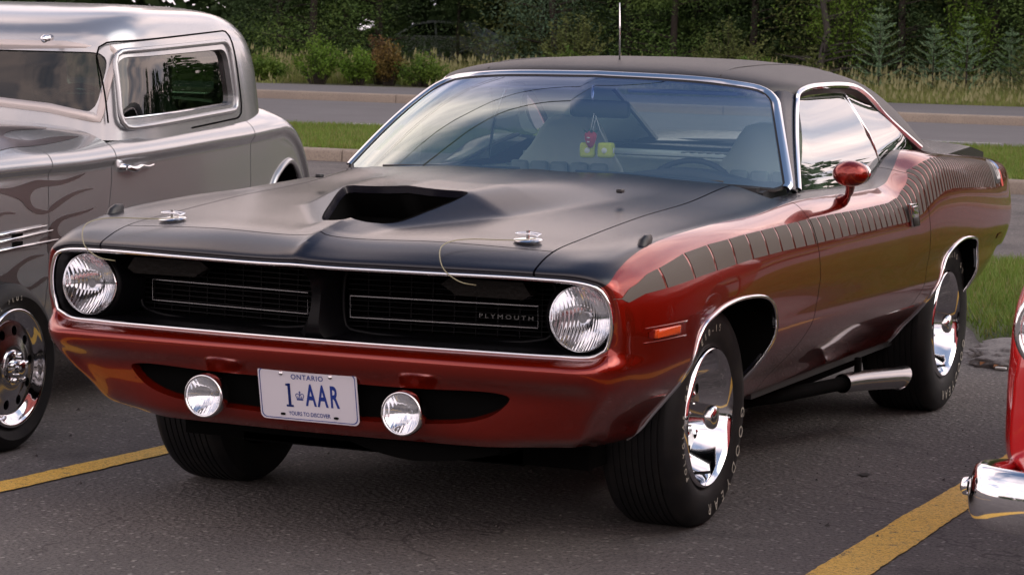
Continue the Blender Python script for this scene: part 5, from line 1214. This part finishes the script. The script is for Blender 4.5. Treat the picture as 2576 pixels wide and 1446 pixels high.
def blades(name,X0,Y0,z0,h,w_,m,bend=.35,label=None,seg=1,seed=1):
    r_=np.random.default_rng(seed); n_=len(X0); a=r_.uniform(0,2*math.pi,n_); hh=h*r_.uniform(.55,1.25,n_); ww=w_*r_.uniform(.6,1.3,n_); b=r_.uniform(0,2*math.pi,n_); bd=bend*hh*r_.uniform(.2,1.3,n_)
    bx,by=X0,Y0; c,s_=np.cos(a)*ww/2,np.sin(a)*ww/2
    z0=np.broadcast_to(np.asarray(z0,float),(n_,))
    if seg==1:
        V=np.stack([np.c_[bx-c,by-s_,z0],np.c_[bx+c,by+s_,z0],np.c_[bx+np.cos(b)*bd,by+np.sin(b)*bd,z0+hh]],1).reshape(-1,3); F=np.arange(n_*3).reshape(-1,3)
    else:
        V=np.stack([np.c_[bx-c,by-s_,z0],np.c_[bx+c,by+s_,z0],np.c_[bx+c*.8+np.cos(b)*bd*.3,by+s_*.8+np.sin(b)*bd*.3,z0+hh*.6],np.c_[bx-c*.8+np.cos(b)*bd*.3,by-s_*.8+np.sin(b)*bd*.3,z0+hh*.6],np.c_[bx+np.cos(b)*bd,by+np.sin(b)*bd,z0+hh]],1).reshape(-1,3)
        k=np.arange(n_)*5; F=[tuple(x) for x in np.stack([k,k+1,k+2,k+3],1)]+[tuple(x) for x in np.stack([k+3,k+2,k+4],1)]
    o=mesh(name,V,F,m,smooth=False,kind='stuff'); 
    if label: o['label']=label; o['category']='grass'
    return o,(bx+np.cos(b)*bd,by+np.sin(b)*bd,z0+hh)
def pts(n_,x0,x1,y0f,y1f,seed):
    r_=np.random.default_rng(seed); x=r_.uniform(x0,x1,n_); a=np.array([y0f(v) for v in x]); b=np.array([y1f(v) for v in x]); return x,a+(b-a)*r_.uniform(0,1,n_)
for i,(xa,xb,nn_) in enumerate(((-15,-8,60000),(-7,.5,60000),(.5,8,12000),(-8,-7,4000))):
    x,y=pts(nn_,xa,xb,lambda v:kn(v)+.12,lambda v:me(v)+.05,i+20); k=rng.random(nn_)<.35
    blades('lawn_grass',x[~k],y[~k],.11,.075,.016,'lawn_green',.5,'short mown grass covering the median between the kerb and the road',seed=i)
    blades('lawn_grass',x[k],y[k],.11,.07,.016,'lawn_olive',.6,'yellowish blades mixed into the mown grass of the median',seed=i+9)
r_=np.random.default_rng(5)
for dens,m_,h_ in ((46000,'lawn_green',.075),(18000,'lawn_olive',.07)):
    x=r_.uniform(-.6,3.6,dens); y=r_.uniform(4.6,8.95,dens); d=sdpoly(np.c_[x,y],isl); k=d<-.01; x,y,d=x[k],y[k],d[k]
    blades('island_grass',x,y,np.interp(-d,[0,.05,.2,1.2],[.0,.05,.08,.115]),h_,.009,m_,.6,'mown grass growing on the island behind the rear wheel',seed=3)
BUSH=((-21.3,40.0,.62,.5,1.0,'leaf_bright','bright green leafy bush beside the far road, tallest of the bushes'),(-20.55,40.3,.5,.45,.78,'leaf_bright','lower bright green bush right of the tall leafy bush'),(-20.0,40.6,.4,.4,.9,'leaf_orange','orange brown bush beside the far road'),(-19.3,40.7,.6,.5,.7,'leaf_mid','dull green bush by the left end of the black roof'),(-20.5,41.2,.35,.3,1.05,'leaf_brown','rusty brown dry bush behind the bright green ones'),(-22.9,40.6,.7,.5,.6,'leaf_mid','low dull green bush beside the hot rod roof'),(-17.3,43.6,.9,.5,.85,'leaf_mid','dull green bush behind the left part of the roof'),(-15.2,43.8,1.0,.5,.8,'leaf_mid','dull green bush behind the aerial'),(-13.2,43.6,.7,.5,.8,'leaf_mid','dull green bush behind the right part of the roof'))
vg=lambda x: kf(x)+5.5+.1*(x+14)
x,y=pts(60000,-27,-5,lambda v:vg(v),lambda v:vg(v)+5.0,31); hz=np.interp(y-np.array([vg(v) for v in x]),[0,.6,2.5,5],[.25,.4,.9,1.3])

ok=np.ones(60000,bool)
for bx,by,brx,bry,*_q in BUSH: ok&=((x-bx)/(brx+.1))**2+(np.where(y<by,(y-by)/(bry+1.2),(y-by)/(bry+.2)))**2>1
k=rng.random(60000); x,y,hz,k=x[ok],y[ok],hz[ok],k[ok]

o,_=blades('tall_grass',x[k<.72],y[k<.72],.14,.34*hz[k<.72],.022,'tall_grass_green',.45,'tall green roadside grass in front of the wood',2,seed=4)
o,tp=blades('tall_grass',x[k>=.72],y[k>=.72],.14,.46*hz[k>=.72],.016,'straw',.35,'dry straw coloured roadside grass in front of the wood',2,seed=5)
sel=rng.random(len(tp[0]))<.22; tx,ty,tz=[q[sel] for q in tp]; nn_=len(tx); sz=rng.uniform(.012,.03,nn_)
V=np.stack([np.c_[tx-sz,ty,tz-sz],np.c_[tx+sz,ty,tz-sz*2.5],np.c_[tx+sz*.5,ty,tz+sz*3.5]],1).reshape(-1,3); o=mesh('seed_heads',V,np.arange(nn_*3).reshape(-1,3),'seed_head',smooth=False,kind='stuff'); o['label']='pale seed heads above the roadside grass'
x,y=pts(14000,-60,-27,lambda v:vg(-27),lambda v:vg(-27)+5,36); blades('tall_grass',x,y,.14,.5,.04,'tall_grass_green',.4,'roadside grass further along the verge',seed=7)
x,y=pts(14000,-5,30,lambda v:vg(-5),lambda v:vg(-5)+5,37); blades('tall_grass',x,y,.14,.5,.04,'tall_grass_green',.4,'roadside grass further along the verge',seed=8)

# ------------------------------------------------------------------ trees
mat('bark',(.026,.020,.016),.9,bump=(20,.6,5,.02)); mat('bark_grey',(.045,.040,.036),.9,bump=(20,.6,5,.02))
leafmat('pine_dark',(0.027,0.054,0.018),(0.051,0.090,0.027),.9,tr=.15)
leafmat('cedar_green',(0.058,0.115,0.026),(0.106,0.163,0.038),.8,tr=.15)
leafmat('spruce_blue',(0.058,0.111,0.065),(0.098,0.156,0.085),2.,tr=.15)
leafmat('sapling_blue',(0.128,0.225,0.128),(0.210,0.315,0.165),2.,tr=.2)
leafmat('olive_light',(0.101,0.135,0.041),(0.162,0.189,0.061),1.2,tr=.2)
leafmat('leaf_bright',(0.090,0.180,0.019),(0.156,0.252,0.036),2.5,tr=.35)
leafmat('leaf_mid',(0.070,0.140,0.020),(0.126,0.196,0.028),1.5,tr=.3)
leafmat('leaf_orange',(.13,.10,.025),(.16,.10,.03),3,tr=.3)
leafmat('leaf_brown',(.09,.055,.025),(.14,.08,.03),3,tr=.2)
def leaves(P,D,sz,asp=2.2,seed=0,jit=.6):
    """diamond leaves at P pointing along D"""
    r_=np.random.default_rng(seed); n_=len(P); D=D+r_.normal(0,jit,D.shape); D/=np.linalg.norm(D,axis=1,keepdims=True); Rn=r_.normal(0,1,D.shape); S=np.cross(D,Rn); S/=np.linalg.norm(S,axis=1,keepdims=True)+1e-9
    s=(sz*r_.uniform(.6,1.3,n_))[:,None]; w_=s/asp
    V=np.stack([P,P+D*s*.5+S*w_*.5,P+D*s,P+D*s*.5-S*w_*.5],1).reshape(-1,3); k=np.arange(n_)*4; return V,np.stack([k,k+1,k+2,k+3],1)
def trunk(h,r0,lean_=(0,0),seed=0,branches=12,blen=1.2,z0=.3):
    r_=np.random.default_rng(seed); zs_=np.linspace(0,h,9); P=np.c_[lean_[0]*zs_+r_.normal(0,.03,9),lean_[1]*zs_+r_.normal(0,.03,9),zs_]; P[0,:2]=0; parts=[tube(P,np.linspace(r0,r0*.25,9),8)]
    for i in range(branches):
        z=r_.uniform(z0,h*.8); a=r_.uniform(0,6.28); L_=blen*(1-z/h*.6)*r_.uniform(.6,1.1); b=np.array([np.interp(z,zs_,P[:,0]),np.interp(z,zs_,P[:,1]),z]); d=np.array([math.cos(a),math.sin(a),.25]); parts.append(tube([b,b+d*L_*.5,b+d*L_+np.array([0,0,-.06*L_])],[r0*.3,r0*.2,r0*.06],5))
    return cat(*parts)
def conifer_mesh(h,rad,seed,nb=150,nl=46,sz=.11,droop=.15,bare=0.):
    r_=np.random.default_rng(seed); Ps=[];Ds=[];Ss=[]
    for i in range(nb):
        z=h*(1-(1-r_.uniform(0,1)**1.35)) if 0 else h*(r_.uniform(0,1)**1.5)*.98+.05
        if z<bare: continue
        a=r_.uniform(0,6.28); L_=rad*(1-z/h)**.75*r_.uniform(.7,1.12); d=np.array([math.cos(a),math.sin(a),r_.uniform(-.15,.30)])
        t=r_.uniform(.12,1,nl)**.7; base=np.array([0,0,z])+d*L_*t[:,None]; base[:,2]-=droop*L_*t**2
        base+=r_.normal(0,.05+.10*L_,(nl,3))*np.array([1,1,.55]); Ps.append(base); Ds.append(np.tile(d+np.array([0,0,-.1]),(nl,1))); Ss.append(np.full(nl,sz*(1 if z<2.8 else 2.0)))
    P=np.vstack(Ps); P[:,2]=np.maximum(P[:,2],.03); return leaves(P,np.vstack(Ds),np.concatenate(Ss),3.,seed)
def place_tree(name,x,y,z,tr,cr,mt,mc,label,catg,group,rz,sc_=1.,cache={}):
    e_=empty(name,(x,y,z),rz); e_.scale=(sc_,)*3; tag(e_,label,catg,group)
    for nm,dat,mm in (('trunk',tr,mt),('crown',cr,mc)):
        if dat is None: continue
        if isinstance(dat,bpy.types.Mesh): o=bpy.data.objects.new(nm,dat); link(o,e_)
        else: mesh(nm,dat[0],dat[1],mm,e_,smooth=False)
    return e_
pro=[]
for i,(h,rad,mc) in enumerate(((8.5,1.9,'pine_dark'),(7.5,2.1,'cedar_green'),(9.5,1.8,'pine_dark'),(7.8,2.2,'olive_light'),(8.2,1.7,'spruce_blue'))):
    c_=conifer_mesh(h,rad,40+i,nb=330,nl=64,sz=.085); t_=trunk(h,.10,(0,0),50+i,30,1.5)
    a=mesh('trunk',*t_,'bark'); b=mesh('crown',*c_,mc,smooth=False); pro.append((a.data,b.data)); bpy.data.objects.remove(a); bpy.data.objects.remove(b)
sp=[(-25.6,46.3,0),(-24.5,45.9,1),(-23.6,47.4,2),(-19.7,47.9,3),(-18.9,46.6,4),(-17.4,47.2,0),(-16.0,46.4,1),(-14.4,47.0,2),(-12.6,47.4,3),(-11.0,46.5,0),(-9.3,47.6,2),(-7.8,46.6,1),(-6.2,47.5,3),
    (-27,48.5,2),(-25.4,49.3,1),(-16.6,49.6,2),(-13.4,50,0),(-10.0,50.2,3),(-19.0,50.4,1),(-6.8,50.6,2)]
words=['leftmost dark conifer standing beyond the road','dark green conifer left of the white car in the wood','dark pine just left of the white car','olive green conifer in front of the white car','bluish spruce just right of the white car','tall dark conifer behind the left end of the roof','olive green conifer behind the roof of the red car','dark conifer behind the aerial','bushy olive conifer right of the aerial','dark conifer at the left of the bare trunk','narrow dark conifer behind the small spruces','olive green conifer behind the right small spruce','rightmost olive green conifer beyond the road',
 'second row conifer at the far left','second row conifer left of the white car','second row conifer behind the aerial','second row conifer right of the aerial','second row conifer behind the bare trunk','second row conifer right of the white car','second row conifer at the far right']
for (x,y,k),wd in zip(sp,words): place_tree('conifer',x,y,.1,pro[k][0],pro[k][1],None,None,wd,'tree','conifers at the edge of the wood',x*3.1,.9+.2*((x*7)%1))
# small spruces in front
def sapling(h,rad,seed):
    r_=np.random.default_rng(seed); Ps=[];Ds=[];parts=[tube([(0,0,0),(0,0,h*.5),(0,0,h)],[.025,.015,.004],6)]; z=.12
    while z<h*.97:
        nb=r_.integers(6,9); a0=r_.uniform(0,6.28); L_=rad*(1-z/h)**.9+.03
        for k in range(nb):
            a=a0+k*6.28/nb+r_.normal(0,.15); d=np.array([math.cos(a),math.sin(a),.32+.25*z/h]); n_=int(26+60*L_); t=r_.uniform(.05,1,n_); b=np.array([0,0,z])+d*L_*t[:,None]; b[:,2]-=.12*L_*t*(1-t)*2
            parts.append(tube([(0,0,z),tuple(np.array([0,0,z])+d*L_)],[.007,.002],4)); Ps.append(b); sd_=np.cross(d,[0,0,1]); Ds.append(d[None]*.6+sd_[None]*r_.choice([-1,1],n_)[:,None]*.9+np.array([0,0,.2]))
        z+=.055+.13*(h/2.)
    nl=int(60*h); t=np.linspace(.6,1,nl); Ps.append(np.c_[np.zeros(nl),np.zeros(nl),t*h]); Ds.append(np.c_[r_.normal(0,1,nl),r_.normal(0,1,nl),np.full(nl,.8)])
    return cat(*parts),leaves(np.vstack(Ps),np.vstack(Ds),.06,4.5,seed,.25)
for x,y,h,rd,mc,wd in ((-10.75,43.9,1.95,.85,'sapling_blue','taller young spruce with a bare leading shoot'),(-9.75,44.3,1.55,.8,'sapling_blue','middle young spruce of the roadside group'),(-9.0,44.0,1.75,.75,'sapling_blue','young spruce second from the right edge'),(-7.85,44.2,1.3,.7,'olive_light','young spruce at the right edge of the group'),(-11.95,43.3,1.0,.45,'olive_light','smallest young spruce, left of the bare trunk'),(-8.35,45.0,1.5,.7,'sapling_blue','young spruce standing behind the right edge grass')):
    t_,c_=sapling(h,rd,int(abs(x*10))); place_tree('young_spruce',x,y,.12,t_,c_,'bark',mc,wd,'tree','young spruces on the verge',0)
# bare trunk
t_=trunk(5.5,.085,(.02,0),77,46,1.1,.4); place_tree('bare_tree',-12.35,45.2,.1,t_,leaves(np.random.default_rng(3).normal(0,1,(2500,3))*np.array([.7,.7,1.2])+np.array([.2,0,2.6]),np.random.default_rng(4).normal(0,1,(2500,3)),.07,2.,2),'bark_grey','leaf_mid','thin bare trunk with sparse leaves behind the young spruces','tree',None,0)
# broadleaf shrubs
def shrub(rx,ry,h,seed,n_st=34,nl=70,sz=.06):
    r_=np.random.default_rng(seed); parts=[];Ps=[];Ds=[]
    for i in range(n_st):
        a=r_.uniform(0,6.28); q=r_.uniform(0,1)**.6; e_=np.array([rx*q*math.cos(a),ry*q*math.sin(a),h*(1-.45*q*q)*r_.uniform(.7,1.1)]); b=np.array([e_[0]*.25,e_[1]*.25,0]); mid_=(b+e_)/2+np.array([0,0,h*.08]); C_=curve([b,mid_,e_],4); parts.append(tube(C_,np.linspace(.010,.003,len(C_)),4,cap=False))
        t=r_.uniform(.25,1,nl); idx=(t*(len(C_)-1)); i0=np.floor(idx).astype(int).clip(0,len(C_)-2); fr=(idx-i0)[:,None]; p=C_[i0]*(1-fr)+C_[i0+1]*fr; Ps.append(p+r_.normal(0,.035,(nl,3))); Ds.append(r_.normal(0,1,(nl,3))*np.array([1,1,.4])+np.array([0,0,.3]))
    return cat(*parts),leaves(np.vstack(Ps),np.vstack(Ds),sz,1.9,seed,.2)
for x,y,rx,ry,h,mc,wd in BUSH:
    t_,c_=shrub(rx,ry,h,int(abs(x*13)),44,80); place_tree('bush',x,y,.12,t_,c_,'bark',mc,wd,'bush','bushes along the verge',0)
for x,y,rx,ry,h,wd in ((-12.0,45.6,.8,.6,3.0,'bright green broadleaf sapling beside the bare trunk'),(-9.6,46.0,.9,.6,2.4,'bright green broadleaf sapling behind the middle young spruce'),(-17.9,45.4,.9,.6,1.7,'pale green loose sapling left of the aerial'),(-14.3,45.2,1.0,.6,1.5,'pale green loose sapling right of the aerial')):
    t_,c_=shrub(rx,ry,h,int(abs(x*11)),50,70,.07); place_tree('broadleaf_sapling',x,y,.12,t_,c_,'bark','leaf_bright' if h>2 else 'olive_light',wd,'tree','saplings at the edge of the wood',0)
place_tree('conifer',-21.95,48.2,.1,pro[0][0],pro[0][1],None,None,'thin young conifer standing right in front of the white car','tree','conifers at the edge of the wood',2.,.5)
# the wood behind, reads as one mass
def wood(x0,x1,y0,y1,h,n_,sz,seed,label,m_='pine_dark'):
    r_=np.random.default_rng(seed); nt=max(int((x1-x0)*(y1-y0)/10),4); tx=r_.uniform(x0,x1,nt); ty=r_.uniform(y0,y1,nt); th=h*r_.uniform(.7,1.15,nt); k=r_.integers(0,nt,n_); z=r_.uniform(0,1,n_)**.9; a=r_.uniform(0,6.28,n_); rr=2.3*(1-z)**.7*r_.uniform(.2,1,n_)+.2
    P=np.c_[tx[k]+rr*np.cos(a),ty[k]+rr*np.sin(a),z*th[k]]; D=np.c_[np.cos(a),np.sin(a),np.full(n_,-.1)]; g=(np.abs(P[:,0]+27.6-(58.5-P[:,1])*.469)>2.3)|(P[:,1]>60.2)|(P[:,2]>2.2)|(seed>12)|(r_.uniform(0,1,n_)<.03); g&=~((np.abs(P[:,0]+27.4)<4)&(P[:,1]>55)&(P[:,1]<63)); P,D=P[g],D[g]; V,F=leaves(P,D,sz,1.8,seed); o=mesh('woodland',V,F,m_,smooth=False,kind='stuff'); o['label']=label; return o
wood(-34,-4,51,60,14,80000,.45,11,'dark woodland behind the first rows of conifers')
wood(-34,-4,60,70,16,34000,.95,12,'dark woodland behind the first rows of conifers')
wood(-110,-34,46,62,14,90000,.6,13,'woodland continuing to the left'); wood(-4,110,46,62,6.5,90000,.5,14,'woodland continuing to the right')
wood(78,100,-70,46,6,20000,1.1,15,'trees beyond the right side of the lot'); wood(-110,110,-90,-75,7,24000,1.2,16,'distant trees behind the lot')
# white car parked in the trees
mat('white_car_paint',(.72,.74,.76),.25,0,coat=1)
wc=empty('white_car',(-27.3,58.5,.1)); tag(wc,'white car half hidden behind the dark conifers, beyond the road','car')
secs=[]
for y,tk in ((-.85,.92),(-.80,1),(.80,1),(.85,.92)):
    secs.append([(x*(.5+.5*tk),y,z) for x,z in ((-2.2,.35),(-2.25,.62),(-2.05,.80),(-1.1,.93),(-.2,.98),(1.6,.98),(2.15,.90),(2.25,.6),(2.2,.35))])
V,F=loft(secs); mesh('body',V,F,'white_car_paint',wc,sharp=30)
secs=[[(x,y*s_,z) for x,z in ((-1.0,.95),(-.35,1.32),(.2,1.42),(.9,1.38),(1.7,1.0))] for y,s_ in ((-.68,1),(.68,1))]
V,F=loft(secs); mesh('cabin',V,F,'white_car_paint',wc,sharp=30)
for s in (1,-1):
    V,F=loft([[(x,s*.685,z) for x,z in ((-.80,1.0),(-.30,1.27),(.25,1.36),(.30,1.0))],[(x,s*.70,z) for x,z in ((-.80,1.0),(-.30,1.27),(.25,1.36),(.30,1.0))]]); mesh('window',V,F,'under_black',wc,smooth=False)
    V,F=loft([[(x,s*.685,z) for x,z in ((.36,1.0),(.32,1.36),(.85,1.32),(1.45,1.02))],[(x,s*.70,z) for x,z in ((.36,1.0),(.32,1.36),(.85,1.32),(1.45,1.02))]]); mesh('window',V,F,'under_black',wc,smooth=False)
    for x in (-1.4,1.35): V,F=lathe([(0,.0005),(0,.2),(.02,.31),(-.18,.31),(-.18,.0005)],24,'y',(x,s*.80,.31),-s); mesh('wheel',V,F,'rubber',wc)
# overhead cables, seen mirrored in the windscreen
for i,(xa,xb,zz_) in enumerate(((-1.9,-3.9,6.6),(-2.3,-4.4,6.9),(-3.0,-5.2,6.7),(-3.5,-6.0,7.0))):
    P=[((-3.6,-4.7,-6.6,-7.4)[i]+.5*(-28+60*t)*(1+.06*i),-26+60*t,zz_-1.2*4*t*(1-t)+1.2) for t in np.linspace(0,1,30)]; V,F=tube(P,.016,6); o=mesh('overhead_cable',V,F,'under_black'); tag(o,['rightmost','second from the right','second from the left','leftmost'][i]+' of the black overhead cables mirrored in the windscreen','cable','overhead cables')

# loose grit on the asphalt
r_=np.random.default_rng(77); n_=5200; x=r_.uniform(-3.2,2.6,n_); y=-3.4+9.5*r_.uniform(0,1,n_)**1.4; s_=r_.uniform(.0016,.0042,n_)*(1+1.5*(r_.uniform(0,1,n_)>.97))
a=r_.uniform(0,6.28,n_); V=np.stack([np.c_[x+s_*np.cos(a+k),y+s_*np.sin(a+k),np.full(n_,.0008)] for k in (0,2.0,4.1)]+[np.c_[x+s_*.3,y,s_*1.1]],1).reshape(-1,3); k=np.arange(n_)*4
F=np.vstack([np.stack([k,k+1,k+3],1),np.stack([k+1,k+2,k+3],1),np.stack([k+2,k,k+3],1)]); mat('grit',(.20,.18,.165),.9,var=(9,(.06,.055,.055),.42,.56)); o=mesh('grit',V,F,'grit',smooth=False,kind='stuff'); o['label']='loose grit scattered over the asphalt'
